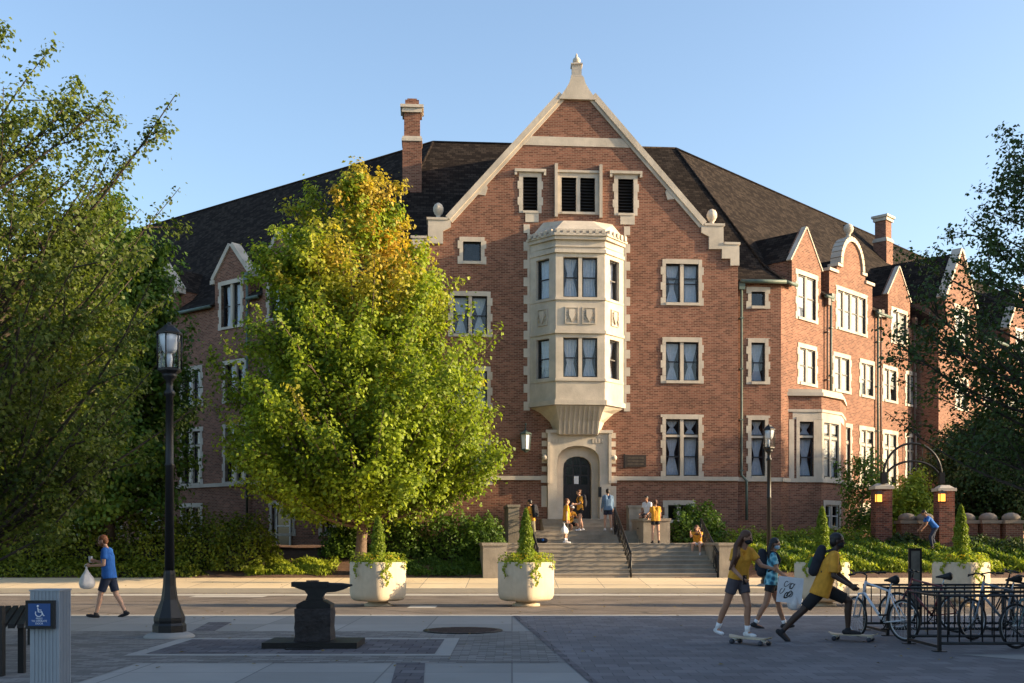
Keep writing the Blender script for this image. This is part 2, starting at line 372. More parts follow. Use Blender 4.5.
def window(fr, s0, s1, z0, z1, lights=2, transom=None, t=0.0, surround=True, parent=hall, curtain=True, hood=False, pale=False, teeth=True, sill=True):
    """a stone-framed window: dark sashes, glass, a tied curtain and its surround, set in an opening s0..s1, z0..z1"""
    mw = 0.15; n = lights; lw = (s1 - s0 - mw * (n - 1)) / n
    rec = t - (0.05 if fr.deg > 30 and parent is hall else 0.14)
    f = MB(); g = MB(); c = MB(); st = MB()
    for i in range(n):
        a = s0 + i * (lw + mw); b = a + lw
        segs = [(z0, z1)] if transom is None else [(z0, transom - 0.05), (transom + 0.05, z1)]
        for (p, q) in segs:
            w = 0.055
            fbox(f, fr, a, a + w, rec - 0.06, rec, p, q); fbox(f, fr, b - w, b, rec - 0.06, rec, p, q)
            fbox(f, fr, a + w, b - w, rec - 0.06, rec, p, p + w); fbox(f, fr, a + w, b - w, rec - 0.06, rec, q - w, q)
            if q - p > 1.2 or transom is None and q - p > 0.9:
                m = (p + q) / 2; fbox(f, fr, a + w, b - w, rec - 0.055, rec - 0.005, m - 0.025, m + 0.025)
            g.add([fr.Q(a + w, rec - 0.035, p + w), fr.Q(b - w, rec - 0.035, p + w), fr.Q(b - w, rec - 0.035, q - w), fr.Q(a + w, rec - 0.035, q - w)], [(0, 1, 2, 3)])
            # shallow box coloured near-black to stand for the unlit room behind
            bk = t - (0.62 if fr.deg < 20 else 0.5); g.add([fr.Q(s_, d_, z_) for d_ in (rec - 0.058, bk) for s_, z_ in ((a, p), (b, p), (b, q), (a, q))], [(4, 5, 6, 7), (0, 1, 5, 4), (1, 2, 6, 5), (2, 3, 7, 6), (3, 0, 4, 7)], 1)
            if curtain and fr.deg > 30 and parent is hall:
                m_ = p + (q - p) * random.choice((0.0, 0.0, 0.0, 0.25, 0.4))
                c.add([fr.Q(a + 0.03, rec - 0.045, m_), fr.Q(b - 0.03, rec - 0.045, m_), fr.Q(b - 0.03, rec - 0.045, q), fr.Q(a + 0.03, rec - 0.045, q)], [(0, 1, 2, 3)], 1)
            if curtain:
                zs = np.linspace(p + 0.02, q - 0.02, 9); tie = p + (q - p) * random.uniform(0.38, 0.58)
                rr = random.choice((random.uniform(0.14, 0.3), random.uniform(0.2, 0.5), 0.75))
                cols = 13
                vs = []
                for zc in zs:
                    u = abs(zc - tie) / (q - p) * 1.9; wd = rr + (1 - rr) * min(1, u) ** 0.8
                    for k in range(cols):
                        x = (k / (cols - 1) - 0.5) * (lw - 0.04) * wd
                        vs.append(fr.Q((a + b) / 2 + x, rec - 0.16 + 0.02 * math.sin(k * 2.1), zc))
                c.add(vs, [(j * cols + k, j * cols + k + 1, (j + 1) * cols + k + 1, (j + 1) * cols + k) for j in range(8) for k in range(cols - 1)], 0, True)
        if i < n - 1:
            fbox(st, fr, b, b + mw, t - 0.3, t - 0.03, z0, z1)
    if transom is not None:
        for i in range(n):
            a = s0 + i * (lw + mw); fbox(st, fr, a, a + lw, t - 0.25, t - 0.05, transom - 0.05, transom + 0.05)
    if surround:
        e = 0.028
        jw = 0.15
        z = z0 - 0.12; k = 0
        top = z1 + 0.2
        while z < top - 0.01:
            h = min(0.33, top - z); w = jw + (0.075 if (k % 2 == 0 and teeth) else 0.0)
            fbox(st, fr, s0 - w, s0, t - 0.2, t + e + 0.001 * (k % 2), z, z + h - 0.006); fbox(st, fr, s1, s1 + w, t - 0.2, t + e + 0.001 * (k % 2), z, z + h - 0.006)
            z += h; k += 1
        fbox(st, fr, s0 + 0.001, s1 - 0.001, t - 0.2, t + e - 0.002, z1, top)
        if sill: fbox(st, fr, s0 + 0.001, s1 - 0.001, t - 0.2, t + 0.07, z0 - 0.12, z0)
        if hood:
            fbox(st, fr, s0 - 0.42, s1 + 0.42, t - 0.1, t + 0.13, top, top + 0.12)
            fbox(st, fr, s0 - 0.42, s0 - 0.28, t - 0.1, t + 0.11, top - 0.2, top); fbox(st, fr, s1 + 0.28, s1 + 0.42, t - 0.1, t + 0.11, top - 0.2, top)
    w = f.build('window', 'white_frame' if pale else 'frame', parent)
    if parent is hall:
        g.build('glass', ['glass', 'room'], w)
        if curtain: c.build('curtain', ['curtain', 'blind'], w)
        if st.v: st.build('surround', 'stone', w)
    else:                                            # already a sub-part: its glass and stone join it
        g2 = MB(); bpy.data.objects.remove(w, do_unlink=True)
        g2.add(f.v, f.f, 0); g2.add(g.v, g.f, 1)
        o0 = len(g2.m) - len(g.f)
        for i, mi in enumerate(g.m): g2.m[o0 + i] = 1 + mi
        if curtain: g2.add(c.v, c.f, 3)
        if st.v: g2.add(st.v, st.f, 4)
        g2.build('window', ['frame', 'glass', 'room', 'curtain', 'stone'], parent)
    return rect(s0, s1, z0, z1)

# ---- gable front
G = lambda x, y, t=0.0: FG.px(x, y, t)
half = FG.S(738)
kn = [(738, 266), (738, 247), (722, 247), (722, 228), (702.5, 226)]
rk = [G(*p) for p in kn]
apex = (0.0, G(577, 90)[1])
outline = [(-half, ZB), (half, ZB)] + rk + [(0.68, G(577, 99.5)[1]), (-0.68, G(577, 99.5)[1])] + [(-s, z) for s, z in reversed(rk)]
holes = []
def gw(x0, x1, y0, y1, **k):
    a, zt = G(x0, y0); b, zb = G(x1, y1); a2, _ = G(x0, y1)
    holes.append(window(FG, a, b, zb, zt, **k)); return holes[-1]
# right hand double windows
gw(665.8, 698.5, 263.6, 303); gw(665.8, 698.5, 341.8, 380.8)
zt = G(680, 435.8)[1]
gw(665.8, 698.5, 419, 476, transom=zt)
# left hand windows, half a storey lower; the small square one above
gw(463, 481, 241.5, 261.5, lights=1, curtain=False)
sl0, sl1 = -FG.S(698.5), -FG.S(665.8)
for y0, y1 in ((296, 334), (371, 408), (444, 482)):
    zt_, zb_ = G(472, y0)[1], G(472, y1)[1]
    holes.append(window(FG, sl0, sl1, zb_, zt_))
# basement window right
a, zt_ = G(668, 505); b, zb_ = G(690, 520)
holes.append(window(FG, a, b, zb_, zt_, lights=2, curtain=False))
# louvred belfry openings
def louvre(x0, x1, y0, y1, hood, lights=1):
    a, zt_ = G(x0, y0); b, zb_ = G(x1, y1); lw = (b - a - 0.16 * (lights - 1)) / lights
    lv = MB(); st = MB()
    for i in range(lights):
        p = a + i * (lw + 0.16); q = p + lw
        n = int((zt_ - zb_) / 0.13)
        for k in range(n):
            z = zb_ + (k + 0.3) * (zt_ - zb_) / n
            lv.hexa([FG.Q(p, -0.12, z), FG.Q(q, -0.12, z), FG.Q(q, -0.26, z + 0.07), FG.Q(p, -0.26, z + 0.07), FG.Q(p, -0.12, z + 0.02), FG.Q(q, -0.12, z + 0.02), FG.Q(q, -0.26, z + 0.09), FG.Q(p, -0.26, z + 0.09)])
        lv.add([FG.Q(p, -0.31, zb_), FG.Q(q, -0.31, zb_), FG.Q(q, -0.31, zt_), FG.Q(p, -0.31, zt_)], [(0, 1, 2, 3)])
        if i < lights - 1: fbox(st, FG, q, q + 0.16, -0.3, 0.02, zb_, zt_)
    z = zb_ - 0.1; k = 0
    while z < zt_ + 0.2 - 0.01:
        h = min(0.34, zt_ + 0.2 - z); w = 0.17 + (0.06 if k % 2 else 0)
        fbox(st, FG, a - w, a, -0.3, 0.03, z, z + h - 0.006); fbox(st, FG, b, b + w, -0.3, 0.03, z, z + h - 0.006); z += h; k += 1
    fbox(st, FG, a + 0.001, b - 0.001, -0.3, 0.028, zt_, zt_ + 0.2); fbox(st, FG, a + 0.001, b - 0.001, -0.3, 0.06, zb_ - 0.1, zb_)
    if hood:
        fbox(st, FG, a - 0.36, b + 0.36, -0.1, 0.14, zt_ + 0.2, zt_ + 0.32)
        fbox(st, FG, a - 0.36, a - 0.26, -0.1, 0.12, zt_ + 0.06, zt_ + 0.2); fbox(st, FG, b + 0.26, b + 0.36, -0.1, 0.12, zt_ + 0.06, zt_ + 0.2)
        # stepped stone apron under
        fbox(st, FG, a + 0.1, b + 0.05, -0.1, 0.032, zb_ - 0.48, zb_ - 0.102)
    else:
        for p, q in ((a - 0.30, a - 0.172), (b + 0.172, b + 0.30)):
            fbox(st, FG, p, q, -0.1, 0.16, zb_ - 0.25, zt_ + 0.55)
        fbox(st, FG, a - 0.17, b + 0.17, -0.1, 0.10, zt_ + 0.202, zt_ + 0.3)
    w = lv.build('louvre', 'louver', hall); st.build('surround', 'stone', w)
    holes.append(rect(a, b, zb_, zt_))
louvre(523, 537.5, 177, 211, True); louvre(561.5, 595, 177.5, 212.5, False, 2); louvre(618, 633.5, 179, 213.5, True)
# doorway hole in the brick (the portal fills it)
dp0, dp1 = FG.S(551), FG.S(606); dz = G(577, 438)[1]
holes.append([(dp0, 2.3), (dp1, 2.3), (dp1, dz), (dp0, dz)])
mb = MB(); wall(mb, FG, outline, holes, 0.0, 0.5)
mb.build('front_wall', 'brick', hall)

# string course, plinth
mb = MB()
for p, q in ((-half, FG.S(545.5)), (FG.S(611.5), half)):
    fbox(mb, FG, p, q, -0.1, 0.10, ZP - 0.1, ZP + 0.07); 
for p, q in ((half + 0.001, SCN), (-SCN, -half - 0.001)):
    fbox(mb, FS, p, q, -0.1, 0.10, ZP - 0.1, ZP + 0.07)
fbox(mb, FR, 0.0, 0.7, -0.1, 0.10, ZP - 0.1, ZP + 0.068); fbox(mb, FR, 3.85, 13.8, -0.1, 0.10, ZP - 0.1, ZP + 0.068); fbox(mb, FL, -40, 0.0, -0.1, 0.10, ZP - 0.1, ZP + 0.068)
mb.build('string_course', 'stone', hall)

# stone band, copings, kneelers, finials
mb = MB()
b0, zb0 = G(519.7, 146.5); b1, zb1 = G(632.5, 146.5); zt0 = G(577, 138)[1]; zmid = (zb0 + zb1) / 2
hs = (b1 - b0) / 2
slab(mb, FG, [(-hs - 0.05, zmid), (hs + 0.05, zmid), (hs - 0.2, zmid + 0.38), (-hs + 0.2, zmid + 0.38)], -0.1, 0.035)
cp_lo = G(702, 226); cp_hi = (0.60, G(577, 97.2)[1])
for sg in (-1, 1):
    dx, dz_ = cp_hi[0] - cp_lo[0], cp_hi[1] - cp_lo[1]; L_ = math.hypot(dx, dz_); nx, nz = -dz_ / L_, dx / L_
    nx, nz = abs(nx), abs(nz)
    lo, hi = cp_lo, cp_hi
    poly = [(lo[0], lo[1]), (lo[0] + nx * 0.24, lo[1] + nz * 0.24), (hi[0] + nx * 0.24, hi[1] + nz * 0.24), (hi[0], hi[1])]
    poly = [(sg * s, z) for s, z in poly]
    slab(mb, FG, poly, -0.62, 0.13)
    # thinner moulding under the coping
    poly = [(lo[0] - nx * 0.14, lo[1] - nz * 0.14), (lo[0], lo[1]), (hi[0], hi[1]), (hi[0] - nx * 0.14, hi[1] - nz * 0.14)]
    slab(mb, FG, [(sg * s, z) for s, z in poly], -0.1, 0.06)
    # block part way up
    q = 0.27; bs, bz = lo[0] + dx * q, lo[1] + dz_ * q
    slab(mb, FG, [(sg * s, z) for s, z in ((bs - 0.05, bz - 0.1), (bs + 0.16, bz - 0.32), (bs - 0.05 - 0.16, bz - 0.32 - 0.05), (bs - 0.30, bz - 0.05), (bs - 0.25, bz + 0.1))], -0.1, 0.045)
    kp = [(701, 224), (723, 226.4), (723, 245), (737, 245), (738.8, 247), (738.8, 266), (730, 266), (730, 259), (721.5, 259), (721.5, 249.5), (708.5, 249.5), (708.5, 237), (701, 233)]
    slab(mb, FG, [(sg * s, z) for s, z in (G(*p) for p in kp)], -0.64, 0.09)
    s0, z0 = G(723.8, 245); s1, z1 = G(739.6, 245)
    slab(mb, FG, [(sg * s, z) for s, z in ((s0, z0), (s1, z0), (s1, z0 + 0.1), (s0, z0 + 0.1))], -0.66, 0.13)
    s0, z0 = G(704, 226.2); s1, z1 = G(724.2, 226.2)
    slab(mb, FG, [(sg * s, z) for s, z in ((s0, z0), (s1, z0), (s1, z0 + 0.1), (s0, z0 + 0.1))], -0.66, 0.13)
mb.build('coping', 'stone', hall)
mb = MB()
fl = [(-0.80, 100.5), (-0.50, 90.5), (-0.34, 84), (-0.27, 78), (0.27, 78), (0.34, 84), (0.50, 90.5), (0.80, 100.5)]
slab(mb, FG, [(s, G(577, y)[1]) for s, y in fl], -0.5, 0.15)
zb_ = G(577, 78)[1]; x, y = FG.P(0, -0.15)
mb.lathe([(0.36, 0), (0.36, 0.06), (0.29, 0.09), (0.29, 0.52), (0.35, 0.55), (0.35, 0.61), (0.2, 0.66), (0.14, 0.7)], x, y, zb_, n=4, smooth=False)
mb.lathe([(0.09, 0.66), (0.15, 0.72), (0.17, 0.8), (0.14, 0.88), (0.07, 0.93), (0.05, 1.02), (0.02, 1.1)], x, y, zb_, n=12)
mb.build('finial', 'stone', hall)
for sg in (-1, 1):
    mb = MB(); s, z = G(713, 225.5); x, y = FG.P(sg * s, -0.2)
    mb.lathe([(0.2, 0), (0.2, 0.08), (0.1, 0.12), (0.09, 0.22), (0.16, 0.28), (0.22, 0.42), (0.22, 0.55), (0.16, 0.68), (0.06, 0.75)], x, y, z, n=14)
    mb.build('finial', 'stone_carved', hall)

# ---- oriel
oriel = MB()
PW, PF, PJ = 2.02, 1.03, 1.05
def plan(o=0.0, pw=PW, pf=PF, pj=PJ):
    k = 0.41 * o
    return [FG.P(s, t) for s, t in ((-pw - o, -0.05), (-pf - k, pj + o), (pf + k, pj + o), (pw + o, -0.05))][::1]
OF = Fr(*FG.P(0, PJ), A)
ang = math.degrees(math.atan2(PJ, PW - PF)); sl = math.hypot(PJ, PW - PF)
OL = Fr(*FG.P(-PW, 0), A - ang); OR = Fr(*FG.P(PF, PJ), A + ang)
zo = lambda y: G(577, y, PJ)[1]
zb, zt_ = zo(405), zo(236)
# openings
fo = []; lo_ = []; ro = []
wa, wb = OF.S(564.2) , OF.S(598.3); m_ = (wa + wb) / 2
wa -= m_; wb -= m_
orl = MB()
for y0, y1 in ((257, 297), (337.5, 377)):
    z1, z0 = zo(y0), zo(y1)
    fo.append((wa, wb, z0, z1)); lo_.append((sl / 2 - 0.36, sl / 2 + 0.36, z0, z1)); ro.append((sl / 2 - 0.36, sl / 2 + 0.36, z0, z1))
wall(oriel, OF, rect(-PF, PF, zb, zt_), [rect(*h) for h in fo], 0, 0.2, back=False)
wall(oriel, OL, rect(0, sl, zb, zt_), [rect(*h) for h in lo_], 0, 0.2, back=False)
wall(oriel, OR, rect(0, sl, zb, zt_), [rect(*h) for h in ro], 0, 0.2, back=False)
# mouldings
for y, h, o in ((405, 0.20, 0.13), (402, 0.1, 0.07), (381, 0.1, 0.06), (333.5, 0.13, 0.09), (300, 0.1, 0.06), (253, 0.14, 0.09), (247, 0.06, 0.05), (240, 0.24, 0.13), (236.5, 0.1, 0.2)):
    z = zo(y); oriel.prism(plan(o), z, z + h)
# crest of small blocks
z = zo(235)
for fr, L0, L1 in ((OF, -PF - 0.05, PF + 0.05), (OL, 0.0, sl), (OR, 0.0, sl)):
    n = max(4, int((L1 - L0) / 0.26))
    for k in range(n):
        s = L0 + (k + 0.5) * (L1 - L0) / n
        fbox(oriel, fr, s - 0.07, s + 0.07, 0.06, 0.20, z, z + 0.2)
oriel.prism(plan(0.04), zo(236), zo(229)); oriel.prism(plan(-0.02), zo(229), zo(216), poly2=[FG.P(s, t) for s, t in ((-1.55, -0.05), (-0.62, 0.35), (0.62, 0.35), (1.55, -0.05))])
# corbel
zc = [zo(405.3), zo(411), zo(420), zo(433)]
secs = [(2.05, 1.05, 1.08), (1.58, 0.96, 0.88), (1.18, 0.88, 0.64), (0.93, 0.82, 0.42)]
for k in range(3):
    oriel.prism(plan(0, *secs[k + 1]), zc[k + 1], zc[k], poly2=plan(0, *secs[k]))
for k in range(9):
    s = -0.8 + k * 0.2
    fr_ = lambda t, z: FG.Q(s, t, z)
    for w_ in (0.035,):
        a_, b_ = [], []
        pts = [(0.48, zc[3] + 0.02), (0.71, zc[2] + 0.02), (0.95, zc[1] + 0.02), (1.10, zc[0])]
        for (t0, z0), (t1, z1) in zip(pts, pts[1:]):
            oriel.hexa([FG.Q(s - w_, t0 - 0.1, z0), FG.Q(s - w_, t0, z0), FG.Q(s + w_, t0, z0), FG.Q(s + w_, t0 - 0.1, z0), FG.Q(s - w_, t1 - 0.1, z1), FG.Q(s - w_, t1, z1), FG.Q(s + w_, t1, z1), FG.Q(s + w_, t1 - 0.1, z1)])
# carved shields
for fr, cs in ((OF, (-0.36, 0.36)), (OL, (sl / 2,)), (OR, (sl / 2,))):
    for c in cs:
        z0, z1 = zo(323), zo(309); m = (z0 + z1) / 2
        slab(oriel, fr, [(c - 0.12, z1 - 0.02), (c - 0.12, m), (c, z0 + 0.05), (c + 0.12, m), (c + 0.12, z1 - 0.02)], -0.01, 0.07)
        for q in (-0.28, 0.24):
            fbox(oriel, fr, c + q, c + q + 0.04, -0.01, 0.05, z0, z1 + 0.04)
            oriel.torus(fr.Q(c + q + (0.09 if q < 0 else -0.05), 0.02, m + 0.1), 0.05, 0.022, 'y', 12, 5); oriel.torus(fr.Q(c + q + (0.09 if q < 0 else -0.05), 0.02, m - 0.1), 0.04, 0.02, 'y', 12, 5)
        fbox(oriel, fr, c - 0.28, c + 0.28, -0.01, 0.045, z1 + 0.04, z1 + 0.08); fbox(oriel, fr, c - 0.28, c + 0.28, -0.01, 0.045, z0 - 0.04, z0)
# quoins where the stone meets the brick
for sg in (-1, 1):
    z = zo(408); k = 0
    while z < zo(222):
        w_ = 0.10 if k % 2 else 0.26
        a_, b_ = (-PW - w_, -PW) if sg < 0 else (PW, PW + w_)
        fbox(oriel, FG, a_, b_, -0.1, 0.03, z, z + 0.37); z += 0.376; k += 1
ob = oriel.build('oriel', 'stone', hall)
for (a_, b_, z0, z1) in fo: window(OF, a_, b_, z0, z1, lights=2, surround=False, parent=ob)
for fr, l in ((OL, lo_), (OR, ro)):
    for (a_, b_, z0, z1) in l: window(fr, a_, b_, z0, z1, lights=1, surround=False, parent=ob)

# ---- portal and door
pm = MB()
P0, P1 = FG.S(547.4), FG.S(610); PZ = G(577, 433.6)[1]; D0, D1 = FG.S(563.5), FG.S(592); DZ = G(577, 456)[1]; cs = (D0 + D1) / 2
def arch(c, hw, zb, zs, zt, n=9):
    pts = [(c - hw, zb), (c + hw, zb)]
    for k in range(n + 1):
        a = math.pi * k / n; pts.append((c + hw * math.cos(a), zs + (zt - zs) * abs(math.sin(a)) ** 0.8))
    return pts
ow = (FG.S(600) - FG.S(557.6)) / 2; OZ = G(577, 446)[1]
zsp = G(577, 462)[1]
wall(pm, FG, [(P0, 2.48), (P1, 2.48), (P1, PZ), (P0, PZ)], [arch(cs, ow, 2.50, zsp, OZ)], 0.22, 0.3)
wall(pm, FG, [(P0 + 0.1, 2.48), (P1 - 0.1, 2.48), (P1 - 0.1, PZ - 0.3), (P0 + 0.1, PZ - 0.3)], [arch(cs, (D1 - D0) / 2, 2.50, DZ - 0.55, DZ)], -0.12, 0.34)
fbox(pm, FG, P0 - 0.08, P1 + 0.08, 0, 0.32, PZ, PZ + 0.13)
for p, q in ((P0 - 0.02, P0 + 0.1), (P1 - 0.1, P1 + 0.02)): fbox(pm, FG, p, q, 0.2, 0.30, 4.0, PZ)
for p in (P0 - 0.28, P1 + 0.0):
    fbox(pm, FG, p + 0.02, p + 0.26, -0.1, 0.05, 3.0, 3.9); fbox(pm, FG, p - 0.0, p + 0.28, -0.1, 0.12, 4.02, 4.33)
    x, y = FG.P(p + 0.14, 0.2); pm.ball((x, y, G(577, 458)[1]), 0.13, 10)
for k in range(5): fbox(pm, FG, P0 - 0.24, P0 - 0.02, -0.1, 0.035, 4.5 + k * 0.36, 4.72 + k * 0.36); fbox(pm, FG, P1 + 0.02, P1 + 0.24, -0.1, 0.035, 4.5 + k * 0.36, 4.72 + k * 0.36)
for sg in (-1, 1):       # carved spandrels
    for k in range(4): fbox(pm, FG, cs + sg * 0.72 - 0.09 + sg * k * 0.13 - 0.04, cs + sg * 0.72 - 0.09 + sg * k * 0.13 + 0.04, 0.2, 0.25, PZ - 0.42, PZ - 0.24)
portal = pm.build('portal', 'stone', hall)
dm = MB()
slab(dm, FG, arch(cs, (D1 - D0) / 2 - 0.002, 2.50, DZ - 0.55, DZ), -0.40, -0.33)
for k in range(3):
    for j in range(3):
        s = cs - 0.33 + 0.33 * k; z = 4.15 + j * 0.42 - (0.0)
        fbox(dm, FG, s - 0.13, s + 0.13, -0.335, -0.325, z - 0.17, z + 0.17, 1)
fbox(dm, FG, cs - 0.012, cs + 0.012, -0.33, -0.315, 2.5, DZ - 0.05)
for k in range(-4, 5):
    fbox(dm, FG, cs + k * 0.13 - 0.006, cs + k * 0.13 + 0.006, -0.33, -0.32, 2.55, 3.85)
M['door_glass'] = plain('dark_door_glass', (0.01, 0.014, 0.016), 0.12, 0.1, spec=0.8)
M['paper'] = plain('white_paper', (0.75, 0.75, 0.74), 0.8, 0.04)
dr = dm.build('door', ['door', 'door_glass'], hall)
hm = MB(); x, y = FG.P(cs + 0.45, -0.29); hm.tube([(x, y, 3.3), (x, y, 3.6)], 0.02, 6); hm.build('handle', 'cast', dr)
pp = MB(); fbox(pp, FG, cs - 0.12, cs + 0.08, -0.318, -0.312, 4.0, 4.34); pp.build('notice', 'paper', dr)
ic = MB(); fbox(ic, FG, FG.S(597.5), FG.S(600.5), 0.2, 0.27, 3.42, 3.85); ic.build('intercom', 'iron', hall)
pl = MB()
a_, z1 = G(625, 455); b_, z0 = G(646, 467)
fbox(pl, FG, a_, b_, -0.02, 0.05, z0, z1); fbox(pl, FG, a_ - 0.07, a_, -0.02, 0.04, z0 - 0.05, z1 + 0.05)
for k in range(3): fbox(pl, FG, a_ + 0.1, b_ - 0.1, 0.05, 0.056, z0 + 0.1 + k * 0.13, z0 + 0.14 + k * 0.13, 1)
M['bronze'] = plain('dark_bronze', (0.05, 0.038, 0.03), 0.5, 0.3, 8, metal=0.4); M['bronze_lt'] = plain('worn_bronze', (0.11, 0.085, 0.06), 0.5, 0.3, 8, metal=0.4)
pl.build('plaque', ['bronze', 'bronze_lt'], hall)

# ---- set-back walls beside the gable
for sg in (1, -1):
    hl = []
    for (y0, y1, tr, cu) in ((291.7, 306, None, False), (342.7, 381.6, None, True), (420, 476, 436.8, True)):
        a_, z1 = FS.px(751.3, y0); b_, z0 = FS.px(765, y1); z1 = FS.px(758, y0)[1]; z0 = FS.px(758, y1)[1]
        if sg < 0: a_, b_ = -b_, -a_
        hl.append(window(FS, a_, b_, z0, z1, lights=1, transom=FS.px(758, tr)[1] if tr else None, curtain=cu))
    mb = MB(); o = (half - 0.2, SCN) if sg > 0 else (-SCN, -half + 0.2)
    wall(mb, FS, rect(o[0], o[1], ZB, ZE), hl, 0.0, 0.35)
    mb.build('recessed_wall', 'brick', hall)

# ---- right wing
RW = lambda x, y, t=0.0: FR.px(x, y, t)
zmidw = lambda ys, x: RW(x, ys)[1]
FR2 = Fr(*FR.P(0, 1.2), A + WA)                        # the further block steps forward
sR = FR.S(916); sR2 = FR2.S(925)
top = [(0, ZB), (sR, ZB), (sR, ZE)]
d3 = [(13.07, ZE), (13.07, 14.05), (11.78, 15.6), (10.5, 14.05), (10.5, ZE)]
cx2, r2 = 6.55, 1.02
d2 = [(8.75, ZE), (8.75, 14.1), (8.0, 14.1), (8.0, 14.45), (7.62, 14.45)]
for k in range(1, 10):
    a = math.pi * k / 10; d2.append((cx2 + r2 * math.cos(a) * 1.0, 14.7 + 1.15 * math.sin(a)))
d2 += [(5.48, 14.45), (5.1, 14.45), (5.1, 14.1), (4.35, 14.1), (4.35, ZE)]
d1 = [(3.56, ZE), (3.56, 14.0), (2.22, 15.65), (0.94, 14.0), (0.94, ZE)]
top += d3 + d2 + d1 + [(0, ZE)]
hl = []
def rw(fr, x0, x1, z0, z1, lights=2, **k):
    a_, b_ = fr.S(x0), fr.S(x1); hl.append(window(fr, a_, b_, z0, z1, lights=lights, **k))
Z2a, Z2b = 8.66, 10.2
Z1a, Z1b, Z1t = 4.36, 6.95, 6.25
for x0, x1 in ((799.5, 815), (834.5, 849), (861, 873), (884, 896), (906.5, 915)):
    rw(FR, x0, x1, Z2a, Z2b)
for x0, x1 in ((843, 850), (861, 873), (884, 896), (906.5, 915)):
    rw(FR, x0, x1, Z1a, Z1b, transom=Z1t, lights=1 if x0 == 843 else 2)
hl.append(window(FR, 1.45, 3.05, 11.55, 13.45)); hl.append(window(FR, 5.15, 8.0, 11.6, 13.35, lights=4)); hl.append(window(FR, 11.0, 12.6, 11.7, 13.25))
hl.append(window(FR, FR.S(861), FR.S(873), 2.1, 3.2, curtain=False)); hl.append(window(FR, FR.S(884), FR.S(896), 2.1, 3.2, curtain=False))
mb = MB(); wall(mb, FR, top, hl, 0.0, 0.35); mb.build('right_wing_wall', 'brick', hall)
mb = MB()
wall(mb, FR2, [(sR, ZB), (sR, 12.9), (sR, 12.9), (sR + 0.9, 12.9), (sR + 0.9, 14.3), (sR + 3.0, 17.2), (sR + 5.1, 14.3), (sR + 5.1, 12.9), (sR + 10.2, 12.9), (sR + 10.2, 14.3), (sR + 12.0, 16.8), (sR + 13.8, 14.3), (sR + 13.8, 12.9), (sR + 30, 12.9), (sR + 30, ZB)][::-1], (h2 := [
    window(FR2, sR + c - 0.7, sR + c + 0.7, z0, z1, transom=tr) for c in (3.0, 7.0, 10.5, 14, 18, 22) for z0, z1, tr in ((Z2a, Z2b, None), (Z1a, Z1b, Z1t))] + [window(FR2, sR + c - 0.8, sR + c + 0.8, 12.2, 14.0) for c in (3.0, 12.0)]), 0.0, 0.4)
fbox(mb, FR2, sR, sR + 0.35, -1.3, -0.401, ZB, 12.85)
mb.build('far_wing_wall', 'brick', hall)
# dormer copings and ball
mb = MB()
def cope(fr, a, b, w=0.16, t0=-0.45, t1=0.07):
    dx, dz_ = b[0] - a[0], b[1] - a[1]; L_ = math.hypot(dx, dz_); nx, nz = -dz_ / L_, dx / L_
    if nz < 0: nx, nz = -nx, -nz
    slab(mb, fr, [a, b, (b[0] + nx * w, b[1] + nz * w), (a[0] + nx * w, a[1] + nz * w)], t0, t1)
cope(FR, (3.66, 13.92), (2.22, 15.65), 0.07, -0.2, 0.04); cope(FR, (2.22, 15.65), (0.84, 13.92), 0.07, -0.2, 0.04)
mb.build('dormer_coping', 'stone', hall); mb = MB()
cope(FR, (13.17, 13.97), (11.78, 15.6), 0.07, -0.2, 0.04); cope(FR, (11.78, 15.6), (10.4, 13.97), 0.07, -0.2, 0.04)
mb.build('dormer_coping', 'stone', hall); mb = MB()
arcp = [(cx2 + 1.02 * math.cos(math.pi * k / 14), 14.6 + 1.25 * math.sin(math.pi * k / 14)) for k in range(15)]
for a_, b_ in zip(arcp, arcp[1:]): cope(FR, a_, b_, 0.22, -0.45, 0.1)
for a_, b_ in (((8.85, 14.1), (7.95, 14.1)), ((8.05, 14.45), (7.55, 14.45)), ((5.55, 14.45), (5.05, 14.45)), ((5.15, 14.1), (4.25, 14.1))): cope(FR, a_, b_, 0.14, -0.45, 0.09)
x, y = FR.P(cx2, -0.15)
mb.lathe([(0.2, 0), (0.2, 0.1), (0.1, 0.14), (0.1, 0.25), (0.2, 0.35), (0.24, 0.5), (0.2, 0.65), (0.08, 0.74)], x, y, 16.0, n=12)
mb.build('dormer_coping', 'stone', hall)
for c, h in ((3.0, 17.2), (12.0, 16.8)):
    mb = MB(); cope(FR2, (sR + c + 2.1, h - 2.9), (sR + c, h), 0.16); cope(FR2, (sR + c, h), (sR + c - 2.1, h - 2.9), 0.16); mb.build('dormer_coping', 'stone', hall)

# polygonal ground-floor bay on the right wing
bs0 = FR.S(788.5); bA = FR.P(bs0, 0)
FB = Fr(*bA, A + 1.0)
bl = FB.S(821.5)
FB2 = Fr(*FB.P(bl, 0), A + WA); bl2 = FB2.S(840.5)
bC = FB2.P(bl2, 0)
ext = FR.S(846)
bD = FR.P(ext, 0)
FB3 = Fr(*bC, math.degrees(math.atan2(bD[1] - bC[1], bD[0] - bC[0]))); bl3 = math.hypot(bD[1] - bC[1], bD[0] - bC[0])
mb = MB(); bz = FB.px(805, 396)[1]
def bw(fr, x0, x1, y0, y1, **k):
    a_, b_ = fr.S(x0), fr.S(x1); xm = (x0 + x1) / 2
    return window(fr, a_, b_, fr.px(xm, y1)[1], fr.px(xm, y0)[1], teeth=False, **k)
h1 = bw(FB, 799.6, 813.6, 421.6, 476.5, lights=1, transom=FB.px(806, 436.5)[1])
h2_ = bw(FB2, 823.5, 838.5, 423.5, 477.5, lights=2, transom=FB2.px(831, 438)[1])
